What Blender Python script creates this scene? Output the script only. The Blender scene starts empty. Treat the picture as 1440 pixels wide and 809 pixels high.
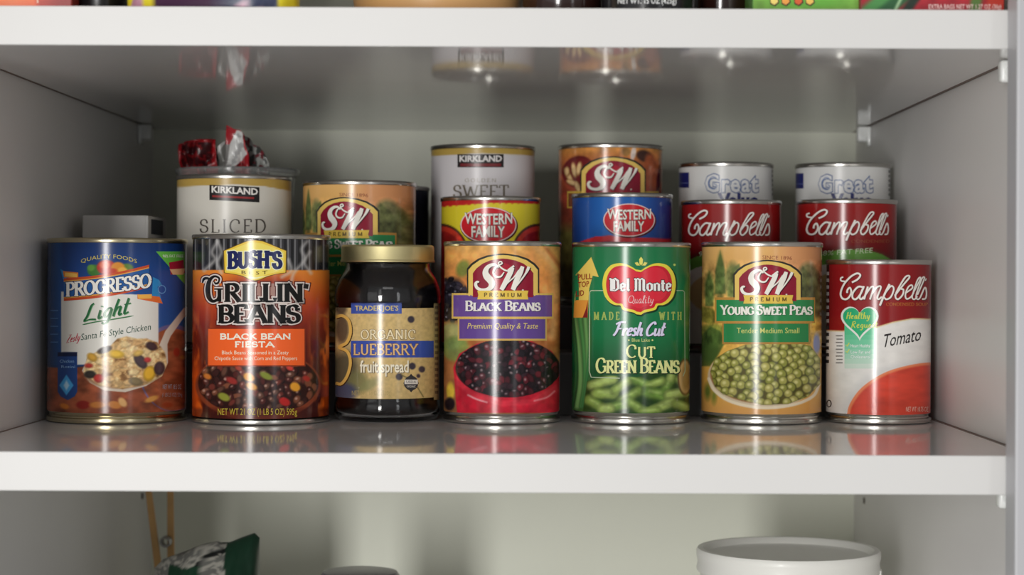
import bpy, bmesh, math, random
import numpy as np
from mathutils import Vector, Matrix
from mathutils.geometry import tessellate_polygon

random.seed(7)
RNG = np.random.default_rng(11)
SC = bpy.context.scene
COL = SC.collection
PI = math.pi
R_ = math.radians

# ------------------------------------------------------------------ camera
W, H = 1440, 809
FPX = 2750.0                      # focal length in pixels (about 69 mm)
ROLL = 0.0044
CAM_Y, CAM_Z = -1.008, 0.0912     # shelf front edge is y = 0, shelf top is z = 0
VX, VY = 750.0, 390.0             # vanishing point of the cabinet's depth
cam = bpy.data.cameras.new('camera')
cam.sensor_width = 36.0
cam.lens = FPX / W * 36.0
cam.shift_x = -(VX - W / 2) / W
cam.shift_y = (VY - H / 2) / W
cam.clip_start = 0.05
cam.dof.use_dof = True
cam.dof.focus_distance = 1.19
cam.dof.aperture_fstop = 8.5
cam_o = bpy.data.objects.new('camera', cam)
COL.objects.link(cam_o)
cam_o.matrix_world = Matrix.Translation((0, CAM_Y, CAM_Z)) @ Matrix.Rotation(PI / 2, 4, 'X') @ Matrix.Rotation(ROLL, 4, 'Z')
SC.camera = cam_o
SC.cycles.caustics_reflective = False

# ------------------------------------------------------------------ light
SC.view_settings.view_transform = 'Standard'
SC.view_settings.look = 'None'
SC.view_settings.gamma = 1.0
SC.view_settings.exposure = 0.0
SC.view_settings.use_curve_mapping = False
wd = bpy.data.worlds.new('room_light')
SC.world = wd
wd.use_nodes = True
wd.node_tree.nodes['Background'].inputs[0].default_value = (1.0, 0.99, 0.985, 1)
wd.node_tree.nodes['Background'].inputs[1].default_value = 0.36


def area(name, loc, target, sx, sy, watt, color=(1, 1, 1)):
    d = bpy.data.lights.new(name, 'AREA')
    d.shape = 'RECTANGLE'
    d.size, d.size_y, d.energy, d.color = sx, sy, watt, color
    o = bpy.data.objects.new(name, d)
    COL.objects.link(o)
    o.location = loc
    o.rotation_euler = (Vector(target) - Vector(loc)).to_track_quat('-Z', 'Y').to_euler()
    return o


area('doorway_light', (-0.37, -1.02, 0.10), (0.03, 0.3, 0.06), 0.10, 1.15, 0.4, (1.0, 0.99, 0.97))
area('added_front_light', (-0.62, -2.40, -0.02), (0.04, 0.4, 0.06), 0.32, 1.0, 40.0, (1.0, 0.985, 0.96))  # strong frontal light, added to reach the back wall
area('window_light', (0.72, -1.30, 0.12), (0.0, 0.3, 0.06), 0.16, 0.9, 1.2, (0.96, 0.98, 1.0))
area('top_fill', (0.10, -1.7, 1.35), (0.0, 0.05, 0.0), 0.9, 0.6, 3.0, (1.0, 0.99, 0.97))  # added soft fill from above, lifts the shelf top and front edges
area('left_fill', (-2.0, -2.2, 0.25), (0.10, 0.3, 0.06), 2.2, 1.5, 5.0, (1.0, 0.99, 0.98))  # added broad fill from the left, brightens the right wall

GAIN = 1.15                       # photographed print colour -> ink colour


# ------------------------------------------------------------------ projection helpers
def ray(px, py):
    xc = (np.asarray(px, float) - VX) / FPX
    yc = (VY - np.asarray(py, float)) / FPX
    c, s = math.cos(ROLL), math.sin(ROLL)
    return xc * c - yc * s, xc * s + yc * c           # dX/dY, dZ/dY


def at(px, py, y):
    dx, dz = ray(px, py)
    t = y - CAM_Y
    return float(dx * t), float(CAM_Z + dz * t)


def project(X, Y, Z):
    t = Y - CAM_Y
    dx, dz = X / t, (Z - CAM_Z) / t
    c, s = math.cos(ROLL), math.sin(ROLL)
    return VX + FPX * (dx * c + dz * s), VY - FPX * (-dx * s + dz * c)


def lin(c):
    c = np.asarray(c, float) / 255.0
    return np.where(c <= 0.04045, c / 12.92, ((c + 0.055) / 1.055) ** 2.4)


def ink(c):
    return np.clip(lin(c) * GAIN, 0.004, 0.86)


# ------------------------------------------------------------------ materials
def mat(name, color, rough=0.5, metal=0.0, coat=0.0, spec=0.5, noise=0.0, nscale=40.0, bump=0.0, trans=0.0, ior=1.45, srgb=True):
    m = bpy.data.materials.new(name)
    m.use_nodes = True
    nt = m.node_tree
    b = nt.nodes['Principled BSDF']
    c = lin(color) if srgb else np.array(color)
    b.inputs['Base Color'].default_value = (*c, 1)
    b.inputs['Roughness'].default_value = rough
    b.inputs['Metallic'].default_value = metal
    b.inputs['Coat Weight'].default_value = coat
    b.inputs['Coat Roughness'].default_value = 0.08
    b.inputs['Specular IOR Level'].default_value = spec
    b.inputs['Transmission Weight'].default_value = trans
    b.inputs['IOR'].default_value = ior
    if noise or bump:
        tc = nt.nodes.new('ShaderNodeTexCoord')
        n = nt.nodes.new('ShaderNodeTexNoise')
        n.inputs['Scale'].default_value = nscale
        n.inputs['Detail'].default_value = 4
        nt.links.new(tc.outputs['Object'], n.inputs['Vector'])
        if noise:
            r = nt.nodes.new('ShaderNodeValToRGB')
            r.color_ramp.elements[0].position = 0.3
            r.color_ramp.elements[1].position = 0.7
            r.color_ramp.elements[0].color = (*(c * (1 - noise)), 1)
            r.color_ramp.elements[1].color = (*np.clip(c * (1 + noise), 0, 1), 1)
            nt.links.new(n.outputs['Fac'], r.inputs['Fac'])
            nt.links.new(r.outputs['Color'], b.inputs['Base Color'])
        if bump:
            bp = nt.nodes.new('ShaderNodeBump')
            bp.inputs['Strength'].default_value = bump
            bp.inputs['Distance'].default_value = 0.001
            nt.links.new(n.outputs['Fac'], bp.inputs['Height'])
            nt.links.new(bp.outputs['Normal'], b.inputs['Normal'])
    return m


def print_mat(name, rough=0.3, radial=True, spec=0.36, metal=0.0):
    """glossy printed paper: ink from the mesh's colour attribute, smooth round normal"""
    m = bpy.data.materials.new(name)
    m.use_nodes = True
    nt = m.node_tree
    b = nt.nodes['Principled BSDF']
    a = nt.nodes.new('ShaderNodeAttribute')
    a.attribute_name = 'ink'
    nt.links.new(a.outputs['Color'], b.inputs['Base Color'])
    b.inputs['Roughness'].default_value = rough
    b.inputs['Specular IOR Level'].default_value = spec
    b.inputs['Metallic'].default_value = metal
    if radial:
        tc = nt.nodes.new('ShaderNodeTexCoord')
        mu = nt.nodes.new('ShaderNodeVectorMath')
        mu.operation = 'MULTIPLY'
        mu.inputs[1].default_value = (1, 1, 0)
        nm = nt.nodes.new('ShaderNodeVectorMath')
        nm.operation = 'NORMALIZE'
        vt = nt.nodes.new('ShaderNodeVectorTransform')
        vt.vector_type = 'NORMAL'
        vt.convert_from, vt.convert_to = 'OBJECT', 'WORLD'
        nt.links.new(tc.outputs['Object'], mu.inputs[0])
        nt.links.new(mu.outputs[0], nm.inputs[0])
        nt.links.new(nm.outputs[0], vt.inputs[0])
        nt.links.new(vt.outputs[0], b.inputs['Normal'])
    return m


M = {
    'shelf': mat('white_melamine', (218, 216, 214), rough=0.055, spec=0.36, noise=0.012, nscale=18),
    'edge': mat('white_edge_band', (208, 207, 205), rough=0.42, noise=0.012, nscale=9),
    'wall': mat('white_cabinet_panel', (224, 222, 220), rough=0.42, noise=0.012, nscale=12),
    'back': mat('cream_back_panel', (228, 230, 215), rough=0.5, noise=0.015, nscale=12),
    'frame': mat('painted_face_frame', (178, 178, 181), rough=0.4, noise=0.01, nscale=10),
    'board': mat('gap_strip_brown', (118, 104, 96), rough=0.8),
    'clip': mat('clear_plastic_clip', (238, 240, 238), rough=0.25, coat=0.4),
    'hole': mat('drilled_hole', (70, 58, 50), rough=0.9),
    'tin': mat('tinplate', (196, 194, 188), rough=0.24, metal=1.0, noise=0.03, nscale=60),
    'tin_gold': mat('lacquered_tinplate', (186, 176, 146), rough=0.24, metal=1.0, noise=0.03, nscale=60),
    'gold': mat('gold_lid', (232, 220, 166), rough=0.42, metal=1.0),
    'riser': mat('grey_plastic_riser', (104, 104, 102), rough=0.45, noise=0.02),
    'label': print_mat('printed_label', 0.19),
    'label_matte': print_mat('printed_paper_label', 0.3),
    'flat': print_mat('printed_carton', 0.35, radial=False),
    'foil': print_mat('printed_wrapper', 0.3, radial=False),
}


# ------------------------------------------------------------------ object helpers
def link(name, me, m, parent=None, loc=None):
    o = bpy.data.objects.new(name, me)
    COL.objects.link(o)
    for mm in (m if isinstance(m, (list, tuple)) else [m]):
        me.materials.append(mm)
    if parent:
        o.parent = parent
    if loc is not None:
        o.location = loc
    return o


def tag(o, label=None, cat=None, group=None, kind=None):
    if label: o['label'] = label
    if cat: o['category'] = cat
    if group: o['group'] = group
    if kind: o['kind'] = kind
    return o


def thing(name, label, cat, loc, group=None, rz=0.0):
    o = bpy.data.objects.new(name, None)
    o.empty_display_size = 0.02
    COL.objects.link(o)
    o.location = loc
    o.rotation_euler = (0, 0, rz)
    return tag(o, label, cat, group)


def copy_tree(o, parent=None):
    kids = [c for c in COL.objects if c.parent == o]
    c = o.copy()
    COL.objects.link(c)
    if parent: c.parent = parent
    for k in kids: copy_tree(k, c)
    return c


def bm_mesh(name, bm, smooth=None):
    me = bpy.data.meshes.new(name)
    bmesh.ops.recalc_face_normals(bm, faces=bm.faces)
    bm.to_mesh(me)
    bm.free()
    if smooth is not None:
        me.shade_smooth()
        me.set_sharp_from_angle(angle=R_(smooth))
    return me


def box_bm(bm, x0, x1, y0, y1, z0, z1, bevel=0.0, seg=2):
    r = bmesh.ops.create_cube(bm, size=1)
    vs = r['verts']
    for v in vs:
        v.co = Vector(((x0 + x1) / 2 + v.co.x * (x1 - x0), (y0 + y1) / 2 + v.co.y * (y1 - y0), (z0 + z1) / 2 + v.co.z * (z1 - z0)))
    if bevel:
        es = list({e for v in vs for e in v.link_edges})
        bmesh.ops.bevel(bm, geom=es, offset=bevel, segments=seg, affect='EDGES', profile=0.5)
    return bm


def box(name, x0, x1, y0, y1, z0, z1, m, parent=None, bevel=0.0):
    bm = box_bm(bmesh.new(), x0, x1, y0, y1, z0, z1, bevel)
    return link(name, bm_mesh(name, bm), m, parent)


def lathe(name, prof, m, parent=None, seg=96, smooth=35, loc=None, close=False):
    bm = bmesh.new()
    rings = []
    for r, z in prof:
        if r < 1e-6:
            rings.append([bm.verts.new((0, 0, z))])
        else:
            rings.append([bm.verts.new((r * math.cos(2 * PI * k / seg), r * math.sin(2 * PI * k / seg), z)) for k in range(seg)])
    if close: rings.append(rings[0])
    for a, b in zip(rings, rings[1:]):
        for k in range(seg):
            q = [a[k % len(a)], a[(k + 1) % len(a)], b[(k + 1) % len(b)], b[k % len(b)]]
            q = list(dict.fromkeys(q))
            if len(q) >= 3: bm.faces.new(q)
    return link(name, bm_mesh(name, bm, smooth), m, parent, loc)


def tube(name, pts, rad, m, parent=None, seg=10):
    bm = bmesh.new()
    P = [Vector(p) for p in pts]
    rads = rad if isinstance(rad, (list, tuple)) else [rad] * len(P)
    rings = []
    for i, p in enumerate(P):
        d = (P[min(i + 1, len(P) - 1)] - P[max(i - 1, 0)]).normalized()
        u = d.cross(Vector((0.3, 0.9, 0.2))).normalized()
        v = d.cross(u)
        rings.append([bm.verts.new(p + (u * math.cos(2 * PI * k / seg) + v * math.sin(2 * PI * k / seg)) * rads[i]) for k in range(seg)])
    for a, b in zip(rings, rings[1:]):
        for k in range(seg): bm.faces.new((a[k], a[(k + 1) % seg], b[(k + 1) % seg], b[k]))
    bm.faces.new(rings[0]); bm.faces.new(rings[-1])
    return link(name, bm_mesh(name, bm, 50), m, parent)


# ------------------------------------------------------------------ lettering skeletons (unit height)
def arc(cx, cy, rx, ry, a0, a1, n=10):
    return [(cx + rx * math.cos(R_(a0 + (a1 - a0) * i / n)), cy + ry * math.sin(R_(a0 + (a1 - a0) * i / n))) for i in range(n + 1)]


CAPS = {
    'A': (.92, [[(.06, 0), (.44, 1)], [(.44, 1), (.86, 0)], [(.2, .36), (.71, .36)]]),
    'B': (.74, [[(.14, 0), (.14, 1)], [(.14, 1)] + arc(.36, .76, .26, .24, 90, -90) + [(.14, .52)], [(.14, .52)] + arc(.38, .26, .3, .26, 90, -90) + [(.14, 0)]]),
    'C': (.84, [arc(.46, .5, .40, .5, 48, 312, 16), [(.73, .87), (.73, .66)]]),
    'D': (.86, [[(.14, 0), (.14, 1)], [(.14, 1)] + arc(.36, .5, .42, .5, 90, -90, 14) + [(.14, 0)]]),
    'E': (.68, [[(.14, 0), (.14, 1)], [(.14, 1), (.6, 1), (.6, .8)], [(.14, .52), (.48, .52)], [(.14, 0), (.62, 0), (.62, .2)]]),
    'F': (.64, [[(.14, 0), (.14, 1)], [(.14, 1), (.6, 1), (.6, .8)], [(.14, .52), (.48, .52)]]),
    'G': (.90, [arc(.46, .5, .40, .5, 48, 330, 16), [(.74, .87), (.74, .68)], [(.79, .08), (.79, .44)], [(.58, .44), (.9, .44)]]),
    'H': (.90, [[(.16, 0), (.16, 1)], [(.74, 0), (.74, 1)], [(.16, .5), (.74, .5)]]),
    'I': (.36, [[(.18, 0), (.18, 1)]]),
    'J': (.5, [[(.34, 1), (.34, .1), (.2, -.1), (.08, -.06)]]),
    'K': (.84, [[(.14, 0), (.14, 1)], [(.14, .42), (.68, 1)], [(.3, .58), (.74, 0)]]),
    'L': (.64, [[(.14, 0), (.14, 1)], [(.14, 0), (.6, 0), (.6, .22)]]),
    'M': (1.06, [[(.14, 0), (.14, 1)], [(.14, 1), (.52, .05)], [(.52, .05), (.9, 1)], [(.9, 1), (.9, 0)]]),
    'N': (.92, [[(.14, 0), (.14, 1)], [(.14, 1), (.78, 0)], [(.78, 0), (.78, 1)]]),
    'O': (.92, [arc(.46, .5, .40, .5, 0, 360, 20)]),
    'P': (.70, [[(.14, 0), (.14, 1)], [(.14, 1)] + arc(.36, .74, .28, .26, 90, -90) + [(.14, .48)]]),
    'Q': (.92, [arc(.46, .5, .40, .5, 0, 360, 20), [(.5, .2), (.86, -.12)]]),
    'R': (.80, [[(.14, 0), (.14, 1)], [(.14, 1)] + arc(.36, .76, .26, .24, 90, -90) + [(.14, .52)], [(.36, .52), (.74, 0)]]),
    'S': (.66, [arc(.33, .76, .24, .24, 25, 235, 10) + arc(.33, .26, .27, .26, 62, -155, 12), [(.55, .86), (.55, .7)], [(.08, .3), (.08, .12)]]),
    'T': (.76, [[(.38, 0), (.38, 1)], [(.06, .8), (.06, 1), (.7, 1), (.7, .8)]]),
    'U': (.86, [[(.16, 1), (.16, .35)] + arc(.43, .3, .27, .3, 180, 360, 10) + [(.70, .35), (.70, 1)]]),
    'V': (.86, [[(.08, 1), (.43, 0)], [(.43, 0), (.78, 1)]]),
    'W': (1.2, [[(.08, 1), (.36, 0)], [(.36, 0), (.6, .9)], [(.6, .9), (.86, 0)], [(.86, 0), (1.12, 1)]]),
    'Y': (.80, [[(.06, 1), (.4, .48)], [(.4, .48), (.74, 1)], [(.4, .48), (.4, 0)]]),
    "'": (.26, [[(.15, 1), (.11, .74)]]),
    ' ': (.34, []),
    '&': (.9, [arc(.38, .78, .2, .22, -40, 220, 10) + [(.7, .06), (.84, 0)], arc(.36, .28, .28, .28, 110, 330, 10) + [(.74, .46)]]),
}
SCRIPT = {   # leaning hand lettering, x height .55
    'l': (.30, [[(.02, .1), (.18, .55), (.26, .92), (.2, 1), (.13, .85), (.1, .3), (.15, .02), (.28, .1)]]),
    'i': (.28, [[(.1, .52), (.1, .12), (.16, .02), (.27, .12)], [(.12, .76), (.13, .7)]]),
    'g': (.46, [[(.36, .5), (.2, .55), (.07, .32), (.14, .06), (.3, .14), (.36, .5)], [(.36, .5), (.34, -.1), (.22, -.34), (.04, -.26)]]),
    'h': (.46, [[(.08, 0), (.1, .6), (.14, 1)], [(.08, .25), (.2, .5), (.32, .5), (.32, .15), (.38, .02), (.46, .1)]]),
    't': (.34, [[(.16, .95), (.12, .3), (.16, .03), (.32, .12)], [(.02, .6), (.32, .62)]]),
    'r': (.36, [[(.06, .5), (.08, 0)], [(.08, .3), (.2, .52), (.34, .5)]]),
    'e': (.40, [[(.06, .28), (.3, .36), (.28, .54), (.14, .52), (.05, .26), (.14, .03), (.36, .12)]]),
    's': (.34, [[(.3, .5), (.14, .55), (.1, .4), (.26, .2), (.2, .02), (.04, .05)]]),
    'u': (.46, [[(.06, .54), (.06, .14), (.16, .02), (.32, .18), (.34, .54)], [(.34, .54), (.34, .14), (.4, .02), (.46, .1)]]),
    'a': (.46, [[(.34, .5), (.2, .55), (.06, .28), (.12, .02), (.28, .14), (.35, .5)], [(.35, .5), (.34, .1), (.4, .02), (.46, .1)]]),
    'o': (.44, [arc(.22, .28, .16, .27, 0, 360, 14)]),
    'm': (.70, [[(.06, .54), (.08, 0)], [(.08, .3), (.2, .54), (.3, .48), (.3, 0)], [(.3, .3), (.42, .54), (.54, .48), (.54, .12), (.6, .02), (.7, .1)]]),
    'n': (.46, [[(.06, .54), (.08, 0)], [(.08, .3), (.2, .54), (.34, .48), (.34, .12), (.4, .02), (.46, .1)]]),
    'y': (.44, [[(.06, .54), (.08, .16), (.18, .04), (.34, .2)], [(.38, .54), (.3, -.1), (.16, -.32), (.02, -.24)]]),
    'p': (.44, [[(.1, .54), (.04, -.32)], [(.09, .3), (.22, .54), (.36, .42), (.3, .1), (.16, .02), (.08, .12)]]),
    'd': (.46, [[(.34, .5), (.2, .55), (.06, .28), (.12, .02), (.28, .14), (.35, .5)], [(.38, 1), (.34, .1), (.4, .02), (.46, .1)]]),
    'f': (.36, [[(.34, .9), (.24, 1), (.16, .7), (.1, -.3)], [(.02, .52), (.3, .54)]]),
    'L': (.62, [[(.3, 1), (.2, .85), (.14, .3), (.06, .02), (.3, .06), (.6, .0)]]),
    'F': (.66, [[(.3, .95), (.2, .3), (.05, 0)], [(.04, .84), (.3, 1), (.7, .98)], [(.18, .5), (.5, .54)]]),
    'C': (.62, [[(.56, .82), (.44, 1), (.2, .8), (.06, .4), (.16, .04), (.4, .04), (.56, .2)]]),
    'T': (.60, [[(.34, 1), (.28, .4), (.2, 0)], [(.04, .9), (.3, .98), (.66, 1)]]),
    'Q': (.84, [arc(.4, .52, .34, .46, 0, 360, 18), [(.3, .14), (.6, .1), (.9, -.1)]]),
    'J': (.4, [[(.3, 1), (.24, .2), (.14, -.2), (0, -.1)]]),
    ' ': (.26, []),
}


def spline(pts, n=5, closed=False):
    """Catmull-Rom through pts"""
    P = [np.array(p, float) for p in pts]
    if len(P) < 3: return [tuple(p) for p in P]
    out = []
    L = len(P)
    rng = range(L if closed else L - 1)
    for i in rng:
        p0 = P[(i - 1) % L] if closed or i > 0 else 2 * P[0] - P[1]
        p1, p2 = P[i % L], P[(i + 1) % L]
        p3 = P[(i + 2) % L] if closed or i + 2 < L else 2 * P[-1] - P[-2]
        for k in range(n):
            t = k / n
            out.append(tuple(0.5 * (2 * p1 + (p2 - p0) * t + (2 * p0 - 5 * p1 + 4 * p2 - p3) * t * t + (3 * p1 - p0 - 3 * p2 + p3) * t ** 3)))
    if not closed: out.append(tuple(P[-1]))
    return out


_text_cache = {}


def sans_tris(s, fat=0.0, space=1.0):
    k = (s, fat, space)
    if k not in _text_cache:
        c = bpy.data.curves.new('lettering', 'FONT')
        c.body = s
        c.offset = fat
        c.space_character = space
        c.resolution_u = 2
        o = bpy.data.objects.new('lettering', c)
        me = bpy.data.meshes.new_from_object(o)
        v = np.array([x.co[:2] for x in me.vertices])
        me.calc_loop_triangles()
        t = [tuple(x.vertices) for x in me.loop_triangles]
        bpy.data.objects.remove(o); bpy.data.meshes.remove(me); bpy.data.curves.remove(c)
        _text_cache[k] = (v, t)
    return _text_cache[k]


def clip_poly(poly, k, lim, keep_less):
    out = []
    n = len(poly)
    for i in range(n):
        a, b = poly[i], poly[(i + 1) % n]
        ia = (a[0] <= lim) == keep_less or a[0] == lim
        ib = (b[0] <= lim) == keep_less or b[0] == lim
        if ia: out.append(a)
        if ia != ib:
            t = (lim - a[0]) / (b[0] - a[0])
            out.append((lim, a[1] + t * (b[1] - a[1])))
    return out


# ------------------------------------------------------------------ painted ground of a print (soft printed pictures)
def vnoise(P, Q, sx, sy, seed, octaves=2):
    r = np.random.default_rng(seed)
    out = np.zeros_like(P, float)
    amp = 1.0; tot = 0
    for o in range(octaves):
        g = r.random((97, 97))
        x = (P / sx * 2 ** o) % 96; y = (Q / sy * 2 ** o) % 96
        xi = np.floor(x).astype(int); yi = np.floor(y).astype(int)
        fx = x - xi; fy = y - yi
        fx = fx * fx * (3 - 2 * fx); fy = fy * fy * (3 - 2 * fy)
        v = (g[yi, xi] * (1 - fx) + g[yi, xi + 1] * fx) * (1 - fy) + (g[yi + 1, xi] * (1 - fx) + g[yi + 1, xi + 1] * fx) * fy
        out += amp * v; tot += amp; amp *= 0.5
    return out / tot


class Print:
    """one printed surface: a painted ground grid plus raised-by-a-hair crisp ink shapes, wrapped on a cylinder or a flat panel"""

    def __init__(s, kind, ax, ay, z0, R, zlo, zhi, nu=300, nz=None, back=True, x0=None, x1=None):
        s.kind, s.ax, s.ay, s.z0, s.R = kind, ax, ay, z0, R
        s.V, s.F, s.C = [], [], []
        s.nv = 0
        s.x0, s.y0, s.s = 0, 0, 1
        if kind == 'cyl':
            half = R_(112)
            th = np.linspace(-half, half, nu)
            if back: th = np.concatenate([th, np.linspace(half, 2 * PI - half, 26)[1:]])
        else:
            th = np.linspace(x0, x1, nu)
        nz = nz or max(8, int((zhi - zlo) * 2300))
        zz = np.linspace(zlo, zhi, nz)
        s.TH, s.ZZ = np.meshgrid(th, zz)
        if kind == 'cyl':
            t2 = np.where(s.TH > PI, s.TH - 2 * PI, s.TH)
            tc = np.clip(t2, -R_(84), R_(84))
            s.PX, s.PY = project(ax + R * np.sin(tc), ay - R * np.cos(tc), z0 + s.ZZ)
        else:
            s.PX, s.PY = project(s.TH, ay, z0 + s.ZZ)
        s.rgb = np.zeros(s.TH.shape + (3,)) + 200.0

    def crop(s, x0, y0, sc):
        s.x0, s.y0, s.s = x0, y0, sc
        s.P = (s.PX - x0) * sc
        s.Q = (s.PY - y0) * sc
        return s

    # ---- soft paint
    def fill(s, c, mask=1.0):
        mask = np.clip(np.asarray(mask, float), 0, 1)
        m = mask[..., None] if mask.ndim else mask
        s.rgb = s.rgb * (1 - m) + np.asarray(c, float) * m

    def ramp(s, axis, stops, mask=1.0):
        v = s.Q if axis == 'y' else s.P
        xs = [a for a, _ in stops]
        c = np.stack([np.interp(v, xs, [k[i] for _, k in stops]) for i in range(3)], -1)
        m = np.clip(np.asarray(mask, float), 0, 1)
        m = m[..., None] if m.ndim else m
        s.rgb = s.rgb * (1 - m) + c * m

    def m_rect(s, x0, y0, x1, y1, soft=2.0):
        d = np.minimum(np.minimum(s.P - x0, x1 - s.P), np.minimum(s.Q - y0, y1 - s.Q))
        return np.clip(d / soft + 0.5, 0, 1)

    def m_ell(s, cx, cy, rx, ry, ang=0, soft=3.0):
        a = R_(ang)
        dx, dy = s.P - cx, s.Q - cy
        u = (dx * math.cos(a) + dy * math.sin(a)) / rx
        v = (-dx * math.sin(a) + dy * math.cos(a)) / ry
        r = np.sqrt(u * u + v * v)
        return np.clip((1 - r) * min(rx, ry) / soft + 0.5, 0, 1)

    def ell(s, cx, cy, rx, ry, c, ang=0, soft=3.0, mask=1.0, op=1.0):
        s.fill(c, s.m_ell(cx, cy, rx, ry, ang, soft) * mask * op)

    def m_line(s, pts, w, soft=2.0):
        d = np.full(s.P.shape, 1e9)
        ws = w if isinstance(w, (list, tuple)) else [w] * len(pts)
        for (a, b, wa, wb) in zip(pts, pts[1:], ws, ws[1:]):
            ax, ay = a; bx, by = b
            L2 = (bx - ax) ** 2 + (by - ay) ** 2 + 1e-9
            t = np.clip(((s.P - ax) * (bx - ax) + (s.Q - ay) * (by - ay)) / L2, 0, 1)
            d = np.minimum(d, np.hypot(s.P - ax - t * (bx - ax), s.Q - ay - t * (by - ay)) - (wa + t * (wb - wa)))
        return np.clip(-d / soft + 0.5, 0, 1)

    def line(s, pts, w, c, soft=2.0, mask=1.0, op=1.0):
        s.fill(c, s.m_line(pts, w, soft) * mask * op)

    def m_poly(s, pts, soft=2.0):
        ins = np.zeros(s.P.shape, bool)
        d = np.full(s.P.shape, 1e9)
        n = len(pts)
        for i in range(n):
            (ax, ay), (bx, by) = pts[i], pts[(i + 1) % n]
            if ay != by:
                cond = ((ay > s.Q) != (by > s.Q)) & (s.P < (bx - ax) * (s.Q - ay) / (by - ay) + ax)
                ins ^= cond
            L2 = (bx - ax) ** 2 + (by - ay) ** 2 + 1e-9
            t = np.clip(((s.P - ax) * (bx - ax) + (s.Q - ay) * (by - ay)) / L2, 0, 1)
            d = np.minimum(d, np.hypot(s.P - ax - t * (bx - ax), s.Q - ay - t * (by - ay)))
        return np.clip(np.where(ins, d, -d) / soft + 0.5, 0, 1)

    def mottle(s, amt, sx, sy, seed, mask=1.0):
        n = vnoise(s.P + 500, s.Q + 500, sx, sy, seed, 3) - 0.5
        m = np.asarray(mask, float)
        s.rgb = np.clip(s.rgb * (1 + 2 * amt * n * m)[..., None], 0, 255)

    def finish_ground(s):
        n_, m_ = s.TH.shape
        if s.kind == 'cyl':
            v = np.stack([s.R * np.sin(s.TH), -s.R * np.cos(s.TH), s.ZZ], -1).reshape(-1, 3)
        else:
            v = np.stack([s.TH - s.ax, np.zeros_like(s.TH), s.ZZ], -1).reshape(-1, 3)
        i = np.arange((n_ - 1) * m_).reshape(n_ - 1, m_)[:, :-1]
        f = np.stack([i, i + 1, i + 1 + m_, i + m_], -1).reshape(-1, 4)
        s.gv, s.gf, s.gc = v, f, ink(s.rgb.reshape(-1, 3))
        s.base = len(v)

    # ---- crisp ink
    def surf(s, pts):
        """crop pixels -> (theta or x, z)"""
        p = np.asarray(pts, float)
        dx, dz = ray(s.x0 + p[:, 0] / s.s, s.y0 + p[:, 1] / s.s)
        if s.kind == 'cyl':
            ox, oy = -s.ax, CAM_Y - s.ay
            A = dx * dx + 1
            B = ox * dx + oy
            Cc = ox * ox + oy * oy - s.R ** 2
            disc = np.maximum(B * B - A * Cc, 0)
            t = (-B - np.sqrt(disc)) / A
            hx, hy = ox + t * dx, oy + t
            return np.stack([np.arctan2(hx, -hy), CAM_Z + dz * t - s.z0], -1)
        t = s.ay - CAM_Y
        return np.stack([dx * t, CAM_Z + dz * t - s.z0], -1)

    def lift(s, uv, lev):
        e = 0.00005 * lev
        if s.kind == 'cyl':
            r = s.R + e
            return [(r * math.sin(u), -r * math.cos(u), z) for u, z in uv]
        return [(u - s.ax, -e, z) for u, z in uv]

    def emit(s, uv, tris, c, lev):
        v = s.lift(uv, lev)
        b = s.nv
        s.V.extend(v)
        cc = tuple(ink(c))
        s.C.extend([cc] * len(v))
        s.F.extend([tuple(b + i for i in t) for t in tris])
        s.nv += len(v)

    def piece(s, uv, c, lev):
        """uv polygon -> strips narrow enough to hug the cylinder"""
        us = [p[0] for p in uv]
        step = R_(3.0) if s.kind == 'cyl' else 1.0
        lo, hi = min(us), max(us)
        if hi - lo < step * 1.3:
            parts = [uv]
        else:
            n = int(math.ceil((hi - lo) / step))
            parts = []
            for k in range(n):
                a, b = lo + (hi - lo) * k / n, lo + (hi - lo) * (k + 1) / n
                q = clip_poly(clip_poly(uv, 0, b, True), 0, a, False)
                if len(q) >= 3: parts.append(q)
        for q in parts:
            if len(q) == 3: s.emit(q, [(0, 1, 2)], c, lev)
            else:
                t = tessellate_polygon([[Vector((u * s.R if s.kind == 'cyl' else u, z, 0)) * 1000 for u, z in q]])
                if t: s.emit(q, t, c, lev)

    def poly(s, pts, c, lev=1):
        d = []
        n = len(pts)
        for i in range(n):
            a, b = pts[i], pts[(i + 1) % n]
            k = max(1, int(math.hypot(b[0] - a[0], b[1] - a[1]) / s.s / 5))
            for j in range(k): d.append((a[0] + (b[0] - a[0]) * j / k, a[1] + (b[1] - a[1]) * j / k))
        s.piece([tuple(q) for q in s.surf(d)], c, lev)

    def rect(s, x0, y0, x1, y1, c, lev=1):
        s.poly([(x0, y0), (x1, y0), (x1, y1), (x0, y1)], c, lev)

    def disc(s, cx, cy, rx, ry, c, lev=1, ang=0, n=20):
        a = R_(ang)
        pts = []
        for k in range(n):
            x, y = rx * math.cos(2 * PI * k / n), ry * math.sin(2 * PI * k / n)
            pts.append((cx + x * math.cos(a) - y * math.sin(a), cy + x * math.sin(a) + y * math.cos(a)))
        s.piece([tuple(q) for q in s.surf(pts)], c, lev)

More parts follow.
